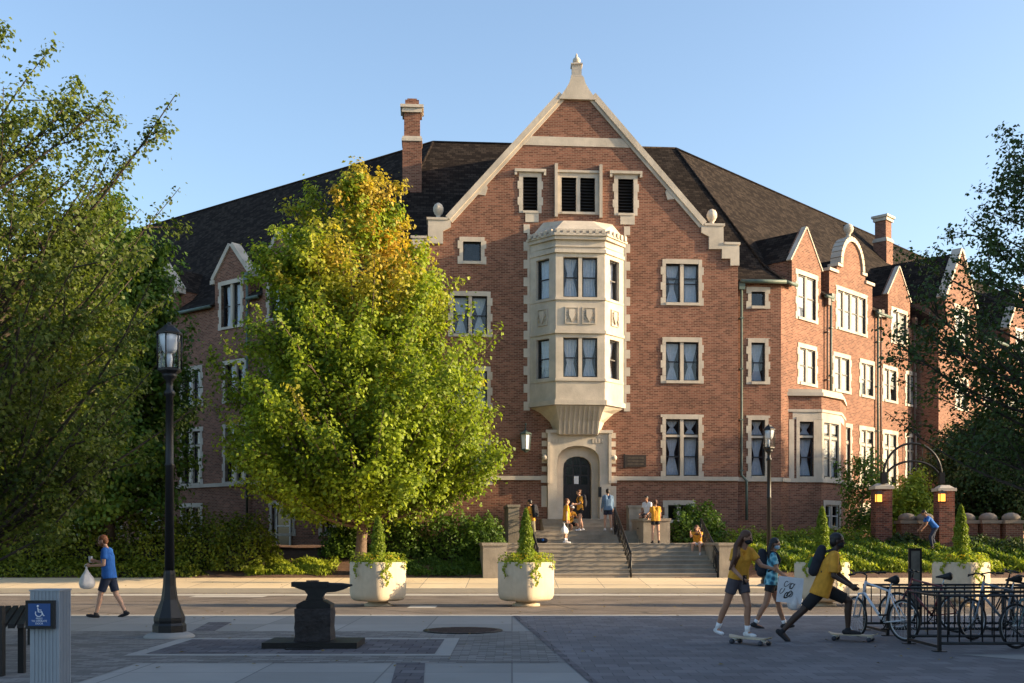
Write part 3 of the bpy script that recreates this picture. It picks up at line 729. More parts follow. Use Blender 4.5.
h3 = bw(FB2, 825, 839, 505, 527, lights=2, curtain=False, pale=True)
wall(mb, FB, rect(0, bl, ZB, bz), [h1], 0, 0.25, back=False); wall(mb, FB2, rect(0, bl2, ZB, bz), [h2_, h3], 0, 0.25, back=False); wall(mb, FB3, rect(0, bl3, ZB, bz), [], 0, 0.25, back=False)
mb.build('bay_wall', 'brick', hall)
mb = MB()
bp = [bA, FB.P(bl, 0), bC, bD]
def grow(o):
    return [FR.P(bs0 - o * 0.9, -0.02), FB.P(bl + 0.3 * o, o), FB2.P(bl2 + 0.3 * o, o), FR.P(ext + o, -0.02)]
mb.prism(grow(0.14), bz, bz + 0.16); mb.prism(grow(0.05), bz + 0.16, bz + 0.3)
z = FB.px(805, 412)[1]; mb.prism(grow(0.07), z, z + 0.12); mb.prism(grow(0.02), z - 0.32, z)
mb.prism(grow(0.10), ZP - 0.1, ZP + 0.066)
for fr, a_, b_ in ((FB, 0.02, 0.25), (FB, bl - 0.26, bl - 0.0), (FB2, 0.0, 0.2), (FB2, bl2 - 0.2, bl2)):
    fbox(mb, fr, a_, b_, -0.05, 0.021, ZP + 0.07, z - 0.33)
mb.build('bay_trim', 'stone', hall)

# ---- left wing (behind the trees)
top = [(-45, ZB), (0, ZB), (0, ZE)]
hl = []
dorm = [(-5.4, 1.2, 15.5), (-8.9, 1.2, 15.5), (-14.5, 1.25, 15.5), (-20.0, 1.25, 15.5), (-26, 1.25, 15.5)]
for c, hw, za in dorm:
    top += [(c + hw, ZE), (c + hw, 14.1), (c, za), (c - hw, 14.1), (c - hw, ZE)]
    hl.append(window(FL, c - 0.72, c + 0.72, 11.7, 13.7))
top += [(-45, ZE)]
for k in range(11):
    c = -1.9 - k * 3.35
    hl.append(window(FL, c - 0.72, c + 0.72, 8.2, 9.9)); hl.append(window(FL, c - 0.72, c + 0.72, 4.36, 6.9, transom=6.2))
    if k != 2: hl.append(window(FL, c - 0.7, c + 0.7, 1.9, 3.2, curtain=False, pale=True))
mb = MB(); wall(mb, FL, top, hl, 0.0, 0.35); mb.build('left_wing_wall', 'brick', hall)
for c, hw, za in dorm:
    mb = MB()
    cope(FL, (c + hw + 0.12, 14.0), (c, za), 0.2); cope(FL, (c, za), (c - hw - 0.12, 14.0), 0.2)
    fbox(mb, FL, c + hw, c + hw + 0.3, -0.4, 0.08, 13.85, 14.05); fbox(mb, FL, c - hw - 0.3, c - hw, -0.4, 0.08, 13.85, 14.05)
    mb.build('dormer_coping', 'stone', hall)
# side door of the left wing, white framed
mb = MB(); a_ = FL.S(284) ; fbox(mb, FL, a_ - 0.5, a_ - 0.42, 0, 0.06, 0.9, 3.3); fbox(mb, FL, a_ + 0.42, a_ + 0.5, 0, 0.06, 0.9, 3.3); fbox(mb, FL, a_ - 0.42, a_ + 0.42, 0, 0.06, 3.2, 3.3); fbox(mb, FL, a_ - 0.42, a_ + 0.42, 0, 0.055, 2.2, 2.27)
fbox(mb, FL, a_ - 0.42, a_ + 0.42, 0, 0.02, 0.9, 3.2, 1); mb.build('side_door', ['white_frame', 'door_glass'], hall)

# ---- roofs
rf = MB()
RI = WD * math.tan(R(WA / 2)); ov = 0.25; sl_ = (ZR - ZE) / WD
PR_, PL_ = FS.P(SCN - RI, -WD), FS.P(-SCN + RI, -WD)
e = 0.15; ze = ZE + 0.02
def pt(fr, s, t, z): return fr.Q(s, t, z)
ovs = ov * math.tan(R(WA / 2))
EC_R = (*FS.P(SCN + ovs, ov), ze - 0.12); EC_L = (*FS.P(-SCN - ovs, ov), ze - 0.12)
MC_R = (*FS.P(SCN - 1.0 * math.tan(R(WA / 2)), -1.0), ze + 0.75); MC_L = (*FS.P(-SCN + 1.0 * math.tan(R(WA / 2)), -1.0), ze + 0.75)   # the bell-cast foot of the slope
Ls = 62.0
FRr, FLr = (lambda s, t, z: FR.Q(s, t, z)), (lambda s, t, z: FL.Q(s, t, z))
R3 = (*PR_, ZR); L3 = (*PL_, ZR)
Re = FR.Q(Ls, ov, ze - 0.12); Rm = FR.Q(Ls, -1.0, ze + 0.75); Rr = FR.Q(Ls, -WD, ZR); Rb = FR.Q(Ls, -2 * WD, ZE)
Le = FL.Q(-Ls, ov, ze - 0.12); Lm = FL.Q(-Ls, -1.0, ze + 0.75); Lr = FL.Q(-Ls, -WD, ZR); Lb = FL.Q(-Ls, -2 * WD, ZE)
bR = (*FS.P(SCN - 2 * RI, -2 * WD), ZE); bL = (*FS.P(-SCN + 2 * RI, -2 * WD), ZE)
rf.add([EC_L, EC_R, MC_R, MC_L, R3, L3, Re, Rm, Rr, Rb, Le, Lm, Lr, Lb, bR, bL],
       [(0, 1, 2, 3), (3, 2, 4, 5), (2, 7, 8, 4), (11, 3, 5, 12), (4, 8, 9, 14), (5, 4, 14, 15), (12, 5, 15, 13)])
def strip(fr, a_, b_, ca=None, cb=None):
    lo = lambda s: fr.Q(s, ov, ze - 0.12); hi = lambda s: fr.Q(s, -1.0, ze + 0.75)
    A_, B_ = (ca or (lo(a_), hi(a_))), (cb or (lo(b_), hi(b_)))
    rf.add([A_[0], B_[0], B_[1], A_[1], (A_[1][0], A_[1][1], ze), (B_[1][0], B_[1][1], ze)], [(0, 1, 2, 3), (0, 3, 4), (1, 5, 2)])
strip(FR, 0, 0.93, ca=(EC_R, MC_R))
for a_, b_ in ((3.57, 4.34), (8.76, 10.49), (13.08, 13.9)): strip(FR, a_, b_)
es = [0.0] + [v for c, hw, za in dorm for v in (c + hw, c - hw)] + [-Ls]
for i in range(0, len(es), 2): strip(FL, es[i + 1] + 0.01, es[i] - 0.01, cb=(EC_L, MC_L) if i == 0 else None)
# gable roof running back into the main one
ghw = half + 0.0; zk = G(703, 226)[1] - 0.2
ga = [FG.Q(-half - 0.02, -0.5, 12.4), FG.Q(half + 0.02, -0.5, 12.4), FG.Q(half + 0.02, -0.5, zk - 1.75), FG.Q(0, -0.5, zk + 5.45 * 1.12), FG.Q(-half - 0.02, -0.5, zk - 1.75)]
gb = [FG.Q(-half - 0.02, -8.5, 12.4), FG.Q(half + 0.02, -8.5, 12.4), FG.Q(half + 0.02, -8.5, zk - 1.75), FG.Q(0, -8.5, zk + 5.45 * 1.12), FG.Q(-half - 0.02, -8.5, zk - 1.75)]
rf.add(ga + gb, [(2, 3, 8, 7), (3, 4, 9, 8), (0, 1, 2, 3, 4), (1, 2, 7, 6), (4, 0, 5, 9)])
# far wing block roof, stepped forward
zf = ZE + sl_ * 1.6 + 0.1
for a_, b_ in ((sR - 0.15, sR + 0.9), (sR + 5.1, sR + 10.2), (sR + 13.8, sR + 30)):
    rf.add([FR2.Q(a_, 0.35, ze - 0.1), FR2.Q(b_, 0.35, ze - 0.1), FR2.Q(b_, -2.8, zf), FR2.Q(a_, -2.8, zf), FR2.Q(a_, -2.8, ze), FR2.Q(b_, -2.8, ze)], [(0, 1, 2, 3), (0, 3, 4), (1, 5, 2)])
rf.build('roof', 'shingle', hall)
# dormer roofs
def droof(fr, c, hw, zs, za, back, t0=-0.2):
    m = MB(); o = 0.05
    zs -= 0.05; za -= 0.06
    v = [fr.Q(c - hw - o, t0, zs), fr.Q(c, t0, za), fr.Q(c + hw + o, t0, zs), fr.Q(c - hw - o, -back, zs), fr.Q(c, -back, za), fr.Q(c + hw + o, -back, zs)]
    m.add(v, [(0, 1, 4, 3), (1, 2, 5, 4), (0, 2, 1)])
    w = [fr.Q(c - hw, t0 - 0.02, ZE), fr.Q(c - hw, t0 - 0.02, zs), fr.Q(c - hw, -back, zs), fr.Q(c - hw, -back, ZE), fr.Q(c + hw, t0 - 0.02, ZE), fr.Q(c + hw, t0 - 0.02, zs), fr.Q(c + hw, -back, zs), fr.Q(c + hw, -back, ZE)]
    m.add(w, [(0, 1, 2, 3), (4, 5, 6, 7)], 1)
    m.build('dormer_roof', ['shingle', 'brick'], hall)
droof(FR, 2.22, 1.3, 14.0, 15.6, 4.5); droof(FR, 11.78, 1.26, 14.05, 15.55, 4.5); droof(FR, 6.55, 1.9, 13.6, 15.2, 4.0)
droof(FR2, sR + 3.0, 2.1, 14.3, 17.15, 7.0); droof(FR2, sR + 12.0, 1.8, 14.3, 16.75, 7.0)
for c, hw, za in dorm: droof(FL, c, hw, 14.1, za, 4.5)
# ridge and hip caps
mb = MB()
for a_, b_ in ((R3, L3), (R3, Rr), (L3, Lr), (R3, MC_R), (MC_R, EC_R), (L3, MC_L), (MC_L, EC_L)):
    mb.tube([Vector(a_), Vector(b_)], 0.07, 6)
mb.build('ridge_cap', 'shingle', hall)
# gutters
mb = MB()
def gut(fr, a_, b_, z=ZE - 0.12, t=ov + 0.02):
    mb.tube([fr.Q(a_, t, z), fr.Q(b_, t, z)], 0.085, 8)
gut(FS, half + 0.15, SCN + 0.15); gut(FS, -SCN - 0.15, -half - 0.15)
gut(FR, -0.05, 0.85, ZE - 0.12, 0.3); gut(FR, 3.62, 4.3, ZE - 0.12, 0.2); gut(FR, 8.8, 10.45, ZE - 0.12, 0.2); gut(FR2, sR + 5.2, sR + 10.1, ZE - 0.1, 0.3)
gut(FL, -7.5, -6.7, ZE - 0.12, 0.2); gut(FL, -4.1, 0.05, ZE - 0.12, 0.3); gut(FL, -13.2, -10.2, ZE - 0.12, 0.2)
mb.build('gutter', 'green_metal', hall)
# downpipes
def pipe(fr, px, ytop, ybot, mat, kink=None, t=0.12, r=0.06):
    m = MB(); s = fr.S(px, t); z1 = fr.px(px, ytop, t)[1]; z0 = fr.px(px, ybot, t)[1]
    if kink:
        zk_ = fr.px(px, kink, t)[1]; m.tube([fr.Q(s, t, z1), fr.Q(s, t, zk_), fr.Q(s + 0.22, t + 0.03, zk_ - 0.25), fr.Q(s + 0.22, t + 0.03, z0)], r, 8)
    else: m.tube([fr.Q(s, t, z1), fr.Q(s, t, z0)], r, 8)
    fbox(m, fr, s - 0.13, s + 0.13, t - 0.1, t + 0.12, z1 - 0.25, z1 + 0.1)
    z = z1 - 1.5
    while z > z0 + 0.5: fbox(m, fr, s - 0.085, s + 0.085, t - 0.12, t + 0.07, z, z + 0.05); z -= 2.2
    m.build('downpipe', mat, hall)
pipe(FS, 741.5, 284, 520, 'green_metal', kink=475)
pipe(FR, 831, 296, 418, 'green_metal'); pipe(FR, 827.5, 300, 420, 'brown_metal', r=0.045); pipe(FR, 878, 312, 500, 'green_metal'); pipe(FR, 881, 312, 500, 'brown_metal', r=0.045)
pipe(FR, 914.5, 320, 500, 'brown_metal')
pipe(FL, 160, 300, 520, 'brown_metal'); pipe(FL, 247, 275, 520, 'green_metal')
# chimneys
def chimney(fr, px0, px1, t, dt, ybase, ymid, ytop, cap):
    m = MB(); a_, b_ = fr.S(px0, t), fr.S(px1, t); z = lambda y: fr.px((px0 + px1) / 2, y, t)[1]
    fbox(m, fr, a_, b_, t - dt, t, z(ybase), z(ymid)); fbox(m, fr, a_ + 0.07, b_ - 0.07, t - dt + 0.07, t - 0.07, z(ymid), z(ytop))
    c = m.build('chimney', 'brick', hall)
    m = MB(); fbox(m, fr, a_ - 0.04, b_ + 0.04, t - dt - 0.04, t + 0.04, z(ymid), z(ymid) + 0.14); fbox(m, fr, a_ + 0.0, b_ - 0.0, t - dt, t, z(ymid) + 0.14, z(ymid) + 0.24); m.build('shoulder', 'stone', c); m = MB()
    fbox(m, fr, a_ - 0.02, b_ + 0.02, t - dt - 0.02, t + 0.02, z(ytop), z(ytop) + 0.2); fbox(m, fr, a_ - 0.1, b_ + 0.1, t - dt - 0.1, t + 0.1, z(ytop) + 0.2, z(ytop) + 0.34)
    m.build('cap', 'stone', c)
    if cap:
        m = MB(); fbox(m, fr, a_ + 0.12, b_ - 0.12, t - dt + 0.12, t - 0.12, z(ytop) + 0.34, z(ytop) + 0.62); fbox(m, fr, a_ + 0.22, b_ - 0.22, t - dt + 0.22, t - 0.22, z(ytop) + 0.62, z(ytop) + 0.72); m.build('pot', 'brick', c)
chimney(FG, 402.5, 421.5, -5.0, 0.95, 230, 141, 112, True)
chimney(FR, 886.5, 893, -5.2, 0.85, 285, 242, 221, False)
# wall lantern by the door
wl = thing('wall_lantern', 'green copper wall lantern hung on the brick beside the arched doorway', 'lantern', (*FG.P(FG.S(525.7), 0.35), 6.0))
lx, ly = FG.P(FG.S(525.7, 0.35), 0.35); z0, z1 = zz(453, 46.6), zz(434, 46.6)
m = MB(); m.lathe([(0.05, z1 + 0.14), (0.1, z1 + 0.08), (0.3, z1 - 0.02), (0.29, z1 - 0.05)][::-1], lx, ly, 0, 6, smooth=False); m.tube([(lx, ly, z1 + 0.1), (lx, ly, z1 + 0.35)], 0.02, 6); m.ball((lx, ly, z1 + 0.38), 0.05, 8)
wx, wy = FG.P(FG.S(525.7, 0.35), 0.0); m.tube([(lx, ly, z1 + 0.2), (wx, wy, z1 + 0.2)], 0.025, 6)
for k in range(6):
    a = math.pi / 3 * k + math.pi / 6; m.tube([(lx + 0.25 * math.cos(a), ly + 0.25 * math.sin(a), z1 - 0.05), (lx + 0.2 * math.cos(a), ly + 0.2 * math.sin(a), z0 + 0.12)], 0.014, 4)
m.lathe([(0.05, z0), (0.12, z0 + 0.06), (0.21, z0 + 0.1), (0.21, z0 + 0.14)], lx, ly, 0, 6, smooth=False)
m.build('lantern_frame', 'green_metal', wl)
m = MB(); m.lathe([(0.17, z0 + 0.14), (0.21, z1 - 0.06)], lx, ly, 0, 6, smooth=False); m.build('lantern_glass', 'lamp_frost', wl)
# ================================================================ THE GROUND
def gz(x, y):
    """height of the planted bank in front of the hall"""
    u = min(1, max(0, (y - 39.3) / 4.9)); z = 0.25 + 1.12 * (u * u * (3 - 2 * u) * 0.6 + u * 0.4)
    if -0.5 < x < 8.9 and 39.0 < y < 47.5: z = min(z, 0.24)
    return z

def sheet(name, poly, z, mat, kind='structure', z2=None):
    m = MB(); m.add([(x, y, z if z2 is None or i < 2 else z2) for i, (x, y) in enumerate(poly)], [tuple(range(len(poly)))])
    o = m.build(name, mat); o['kind'] = kind; return o
M['slab'] = masonry('concrete_slabs', (0.235, 0.228, 0.215), (0.30, 0.29, 0.272), (0.15, 0.145, 0.14), 1.55, 1.9, 0.012, bump=0.2, offset=0.0, blotch=0.16)
M['walk_slab'] = masonry('sidewalk_slabs', (0.66, 0.52, 0.33), (0.74, 0.59, 0.38), (0.25, 0.21, 0.17), 1.5, 4.2, 0.012, bump=0.2, offset=0.0, blotch=0.12)
def q(x0, x1, y0, y1): return [(x0, y0), (x1, y0), (x1, y1), (x0, y1)]
M['far'] = plain('far_grass', (0.05, 0.075, 0.025), 0.95, 0.3, 0.05)
sheet('ground', q(-1500, 1500, -1500, 3000), -0.45, 'far')
sheet('plaza', q(-90, 120, -60, 23.15), 0.0, 'slab')
m = MB(); m.box(-90, 120, 23.15, 23.5, -0.4, 0.004); o = m.build('kerb', 'kerb'); o['kind'] = 'structure'
sheet('plaza_pavers', q(-40, 0.75, 14.3, 19.3), 0.004, 'paver')
sheet('plaza_pavers', q(-40, -4.87, 4, 14.296), 0.004, 'paver')
sheet('plaza_border', q(-5.35, -0.85, 15.15, 17.85), 0.008, 'concrete')
sheet('plaza_inlay', q(-5.12, -1.08, 15.38, 17.62), 0.012, 'paver_dark')
sheet('plaza_strip', [(-1.10, 9), (-0.75, 9), (-1.13, 14.29), (-1.5, 14.29)], 0.004, 'paver_dark')
sheet('plaza_strip', [(-5.62, 19.32), (-5.22, 19.32), (-5.45, 21.4), (-5.9, 21.4)], 0.004, 'paver_dark')
sheet('plaza_pavers', [(1.22, 9), (60, 9), (60, 23.14), (0.12, 23.14), (0.2, 22)], 0.006, 'paver_purple')
sheet('plaza_border', [(1.13, 9), (1.22, 9), (0.12, 23.14), (0.02, 23.14)], 0.009, 'paver_dark')
sheet('plaza_slabs', [(at(958, 15.3), 15.3), (9.4, 11.5), (30, 11.5), (30, 15.3)], 0.010, 'slab')
sheet('road', q(-150, 200, 23.5, 35.3), -0.10, 'asphalt')
sheet('road_gutter', q(-150, 200, 33.5, 34.6), -0.094, 'kerb')
m = MB(); m.box(-150, 200, 35.3, 35.5, -0.3, 0.052); o = m.build('kerb', 'walk'); o['kind'] = 'structure'
sheet('sidewalk', q(-150, 200, 35.5, 39.32), 0.05, 'walk_slab', z2=0.25)
sheet('road_patch', q(-2.62, -1.92, 27.4, 28.4), -0.094, 'kerb')
sheet('road_patch', q(-9.6, -7.4, 32.6, 33.4), -0.094, 'kerb')
# the planted bank
xs = np.concatenate([np.linspace(-90, -26, 17), np.arange(-25, 30.1, 0.5), np.linspace(36, 120, 15)]); ys = np.concatenate([np.arange(39.3, 48.1, 0.4), np.linspace(50, 190, 15)])
vs = [(x, y, gz(x, y) + (0.04 * math.sin(x * 1.7) * math.cos(y * 2.3) if y > 39.6 else -0.004)) for y in ys for x in xs]
n = len(xs); fs = [(j * n + i, j * n + i + 1, (j + 1) * n + i + 1, (j + 1) * n + i) for j in range(len(ys) - 1) for i in range(n - 1)]
m = MB(); m.add(vs, fs, 0, True); o = m.build('terrain', 'soil'); o['kind'] = 'structure'
m = MB(); xs = np.linspace(-30, -5.0, 40)
m.add([(x, 43.2 + (0.6 if k else 0.0), max(gz(x, 43.2), gz(x, 43.8)) + 0.07) for k in (0, 1) for x in xs], [(i, i + 1, 41 + i, 40 + i) for i in range(39)]); o = m.build('path', 'walk'); o['kind'] = 'structure'

# manhole
mh = thing('manhole_cover', 'round rusty iron manhole lid set in the pale plaza paving', 'manhole', (at(463, 19.35), 19.35, 0), local=True)
m = MB(); m.lathe([(0.70, 0.004), (0.70, 0.018), (0.64, 0.018)], n=40); m.build('rim', 'cast', mh)
m = MB(); m.lathe([(0.63, 0.005), (0.63, 0.02)], n=40, smooth=False)
for k in range(-5, 6):
    w = math.sqrt(max(0, 0.6 ** 2 - (k * 0.11) ** 2)); m.box(-w, w, k * 0.11 - 0.012, k * 0.11 + 0.012, 0.02, 0.026)
m.build('lid', 'manhole', mh)

M['cheek'] = plain('weathered_stone', (0.31, 0.27, 0.215), 0.9, 0.2, 2.5, 0.35, 22, stain=0.4)
# ================================================================ STAIRS
st = thing('entrance_steps', 'broad pale stone steps rising to the arched door, shadow-striped', 'steps', (*FG.P(1.3, 6), 0.2))
SA, SB = FG.S(507, 7.4), FG.S(718, 7.4)
m = MB(); nr = 8
T0, T1, Z0_, Z1_ = 7.4, 4.6, 0.25, 1.48
for k in range(nr):
    t = T0 - k * (T0 - T1) / nr; z = Z0_ + (k + 1) * (Z1_ - Z0_) / nr
    fbox(m, FG, SA, SB, 2.9, t, Z0_ - 0.1 if k == 0 else z - (Z1_ - Z0_) / nr + 0.001, z - 0.045)
    fbox(m, FG, SA + 0.001, SB - 0.001, 2.9, t + 0.025, z - 0.045, z)
m.build('lower_flight', 'step', st)
m = MB(); UA, UB = FG.S(533, 3.0), FG.S(643, 3.0)
for k in range(3):
    z = 1.48 + (k + 1) * 0.167; t = 3.05 - k * 0.34
    fbox(m, FG, UA, UB, 0.0, t, z - 0.167 + 0.001, z - 0.04); fbox(m, FG, UA, UB, 0.0, t + 0.02, z - 0.04, z)
for k in range(3):
    z = 1.981 + (k + 1) * 0.167; t = 1.35 - k * 0.34
    fbox(m, FG, UA + 0.6, UB - 0.9, -0.3, t, z - 0.167 + 0.001, z - 0.04); fbox(m, FG, UA + 0.6, UB - 0.9, -0.3, t + 0.02, z - 0.04, z)
m.build('upper_flight', 'step', st)
m = MB()
def cheek(s0, s1, t0, t1, z0, z1):
    m = MB(); fbox(m, FG, s0, s1, t0, t1, z0, z1 - 0.1); fbox(m, FG, s0 - 0.04, s1 + 0.04, t0 - 0.04, t1 + 0.04, z1 - 0.1, z1); m.build('cheek_wall', 'cheek', st)
cheek(SB + 0.01, SB + 0.62, 2.6, 7.55, 0.2, 1.5); cheek(SA - 0.85, SA - 0.01, 2.6, 7.4, 0.2, 1.5)
cheek(FG.S(643.5, 3.9), FG.S(670, 3.9), 1.4, 3.9, 1.3, 2.45)
cheek(FG.S(508, 3), FG.S(519, 3), 0.9, 3.2, 1.3, 3.0)
cheek(FG.S(629, 0.9), FG.S(641, 0.9), 0.3, 0.9, 1.9, 3.05)
m = MB(); fbox(m, FG, UB + 0.02, SB + 0.6, 0.0, 3.0, 1.2, 1.478); m.build('side_terrace', 'step', st)

def railing(label, s, s1, t0, z0, t1, z1, h=0.95):
    """wrought-iron stair railing with a scroll-crossed panel; t0,z0 foot, t1,z1 head"""
    a = Vector(FG.Q(s, t0, z0)); b = Vector(FG.Q(s1, t1, z1)); up = Vector((0, 0, h))
    r = thing('stair_railing', label, 'railing', tuple(a), group='iron railings on the entrance steps')
    m = MB(); m.tube([a + up, b + up], 0.033, 8); m.tube([b + up, b + up * 0.97 + (b - a).normalized() * 0.12 + Vector((0, 0, -0.08))], 0.03, 6); m.ball(a + up, 0.055, 8); m.build('handrail', 'iron', r)
    m = MB(); m.tube([a - Vector((0, 0, 0.1)), a + up], 0.035, 6); m.tube([b - Vector((0, 0, 0.3)), b + up], 0.035, 6); m.build('post', 'iron', r)
    m = MB(); n = 9; lo = Vector((0, 0, 0.14)); hi = Vector((0, 0, h - 0.12))
    m.tube([a + lo, b + lo], 0.02, 6); m.tube([a + hi, b + hi], 0.018, 6)
    for k in range(n + 1):
        p = a.lerp(b, k / n); m.tube([p + lo, p + hi], 0.015, 5)
        if k < n:
            q_ = a.lerp(b, (k + 1) / n); m.tube([p + lo, q_ + hi], 0.014, 5); m.tube([p + hi, q_ + lo], 0.014, 5)
            c = (p + q_) / 2 + (lo + hi) / 2; dirv = (b - a).normalized()
            ring = [c + dirv * 0.09 * math.cos(x) + Vector((0, 0, 0.11 * math.sin(x))) for x in np.linspace(0, 2 * math.pi, 13)]
            m.tube(ring, 0.012, 4, caps=False)
    m.build('scroll_panel', 'iron', r); return r
railing('ornate black railing rising up the middle of the steps', FG.S(631, 7.45), FG.S(615, 2.5), 7.45, 0.2, 2.5, 1.95)
railing('ornate black railing against the pale wall at the right edge of the steps', FG.S(722, 7.45) - 0.15, FG.S(701, 4.5), 7.45, 0.2, 4.5, 1.48)
railing('ornate black railing behind the flowering planter at the left of the steps', FG.S(538, 7.0), FG.S(525, 3.0), 7.0, 0.35, 3.0, 1.98)

# ================================================================ PLANTERS
def leafset(name, pts, nrm, size, mat, parent=None, org=(0, 0, 0), elong=1.5, jit=0.9, autumn=None, droop=0.0):
    """one small folded blade per point"""
    n = len(pts); pts = np.asarray(pts, float) - np.array(org); nrm = np.asarray(nrm, float) + NR.normal(0, jit, (n, 3))
    nrm /= np.linalg.norm(nrm, axis=1)[:, None] + 1e-9
    a = NR.normal(0, 1, (n, 3)); a[:, 2] -= droop; a -= nrm * (a * nrm).sum(1)[:, None]; a /= np.linalg.norm(a, axis=1)[:, None] + 1e-9
    b = np.cross(nrm, a); sz = size * NR.uniform(0.65, 1.3, n)[:, None]
    v = np.empty((n, 4, 3)); v[:, 0] = pts - a * sz * 0.5; v[:, 1] = pts + b * sz * 0.5 / elong + nrm * sz * 0.12; v[:, 2] = pts + a * sz * 0.5; v[:, 3] = pts - b * sz * 0.5 / elong + nrm * sz * 0.12
    me = bpy.data.meshes.new(name); me.vertices.add(4 * n); me.loops.add(4 * n); me.polygons.add(n)
    me.vertices.foreach_set('co', v.reshape(-1)); me.loops.foreach_set('vertex_index', np.arange(4 * n, dtype=np.int32)); me.polygons.foreach_set('loop_start', np.arange(0, 4 * n, 4, dtype=np.int32))
    me.materials.append(M[mat] if isinstance(mat, str) else mat)
    if autumn is not None:
        at_ = me.attributes.new('autumn', 'FLOAT', 'POINT'); at_.data.foreach_set('value', np.repeat(np.clip(autumn, 0, 1), 4).astype(np.float32))
    me.update(calc_edges=True); me.validate()
    o = bpy.data.objects.new(name, me); COL.objects.link(o)
    if parent is not None: o.parent = parent
    return o

M['leaf_maple'] = leafmat('maple_leaves', (0.055, 0.115, 0.012), (0.35, 0.43, 0.03), tip=(0.42, 0.27, 0.04))
M['leaf_left'] = leafmat('locust_leaves', (0.026, 0.050, 0.010), (0.155, 0.20, 0.03))
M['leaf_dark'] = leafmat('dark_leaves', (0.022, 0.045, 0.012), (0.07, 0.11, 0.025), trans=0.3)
M['leaf_hedge'] = leafmat('hedge_leaves', (0.05, 0.085, 0.010), (0.24, 0.28, 0.02), trans=0.35)
M['leaf_bush'] = leafmat('shrub_leaves', (0.03, 0.075, 0.014), (0.13, 0.22, 0.025), trans=0.35)
M['leaf_grass'] = leafmat('groundcover_leaves', (0.12, 0.19, 0.015), (0.46, 0.52, 0.05), trans=0.4)
M['leaf_topiary'] = leafmat('arborvitae_leaves', (0.08, 0.14, 0.014), (0.28, 0.36, 0.03), trans=0.35)
M['petal'] = leafmat('yellow_petals', (0.42, 0.28, 0.02), (0.7, 0.5, 0.05), trans=0.3)

def sph(n, rmin=0.0):
    v = NR.normal(0, 1, (n, 3)); v /= np.linalg.norm(v, axis=1)[:, None]; return v, NR.uniform(rmin ** 3, 1, n) ** (1 / 3)

def make_planter():
    p = thing('planter', None, 'planter', (0, 0, 0), group='cream planters along the kerb', local=True)
    sq = lambda a: 1.0 / (abs(math.cos(a + math.pi / 4)) ** 4.5 + abs(math.sin(a + math.pi / 4)) ** 4.5) ** (1 / 4.5)
    m = MB(); rr = 0.60
    prof = [(rr * 0.72, 0.13), (rr * 0.86, 0.15), (rr * 0.95, 0.20), (rr * 0.985, 0.28), (rr, 0.36), (rr, 1.11), (rr * 0.98, 1.135), (rr * 0.9, 1.135), (rr * 0.88, 1.11), (rr * 0.88, 1.02), (0.02, 1.02)]
    m.lathe(prof, n=48, shape=sq); m.build('bowl', 'planter', p)
    m = MB(); m.lathe([(0.36, 0.0), (0.36, 0.05), (0.27, 0.08), (0.25, 0.14)], n=24); m.build('foot', 'planter', p)
    m = MB(); m.lathe([(rr * 0.87, 1.05), (rr * 0.6, 1.08), (0.01, 1.09)], n=24, shape=sq); m.build('potting_soil', 'soil', p)
    # cone-shaped evergreen
    n = 5200; h = NR.uniform(0, 1, n) ** 0.8; r = (1 - h) ** 0.55 * 0.25 * (0.92 + 0.1 * np.sin(h * 31 + 3)) * NR.uniform(0.55, 1.12, n); a = NR.uniform(0, 2 * math.pi, n)
    P = np.stack([r * np.cos(a), r * np.sin(a), 1.08 + h * 1.25], 1); N = np.stack([np.cos(a), np.sin(a), 0.6 + 0 * a], 1)
    e = leafset('evergreen', P, N, 0.055, 'leaf_topiary', p, elong=1.8)
    m = MB(); m.tube([(0, 0, 1.05), (0, 0, 2.2)], [0.03, 0.01], 6); m.build('stem', 'bark', e)
    # bedding plants over the rim
    n = 2200; a = NR.uniform(0, 2 * math.pi, n); k = np.array([sq(x) for x in a]); r = rr * k * NR.uniform(0.3, 1.02, n)
    P = np.stack([r * np.cos(a), r * np.sin(a), 1.09 + NR.uniform(0, 0.3, n) * (0.25 + 0.75 * np.sin(a * 4 + 1) ** 2)], 1); N = np.stack([np.cos(a), np.sin(a), 1.5 + 0 * a], 1)
    b = leafset('bedding_plants', P, N, 0.07, 'leaf_grass', p)
    n = 110; a = NR.uniform(0, 2 * math.pi, n); r = rr * NR.uniform(0.5, 1.0, n)
    P = np.stack([r * np.cos(a), r * np.sin(a), 1.2 + NR.uniform(0, 0.13, n)], 1)
    leafset('flower', P, np.tile([0, 0, 1.0], (n, 1)), 0.055, 'petal', b, elong=1.1)
    P = []
    for a0, ln in ((-1.35, 0.62), (-1.2, 0.45), (-2.6, 0.4), (-0.3, 0.2), (-1.9, 0.16), (0.4, 0.3), (2.0, 0.4)):
        a_ = a0
        for k in range(int(ln * 150)):
            u = k / (ln * 150); q_ = rr * sq(a_) * 1.03 + 0.03; P.append((q_ * math.cos(a_ + 0.1 * math.sin(u * 9)) + random.gauss(0, 0.02), q_ * math.sin(a_ + 0.1 * math.sin(u * 9)) + random.gauss(0, 0.02), 1.16 - u * ln + random.gauss(0, 0.015)))
    P = np.array(P); leafset('trailing_vine', P, P * [1, 1, 0] * 2, 0.06, 'leaf_grass', p, jit=0.5)
    return p
pl0 = make_planter()
PLL = [(378, 'cream planter with a small cone evergreen, nearest the maple trunk'), (526, 'cream planter with a tall cone evergreen and yellow blooms in front of the steps'),
       (822, 'cream planter hidden behind the man with the green backpack'), (961, 'cream planter with yellow flowers and trailing vine behind the parked bicycles')]
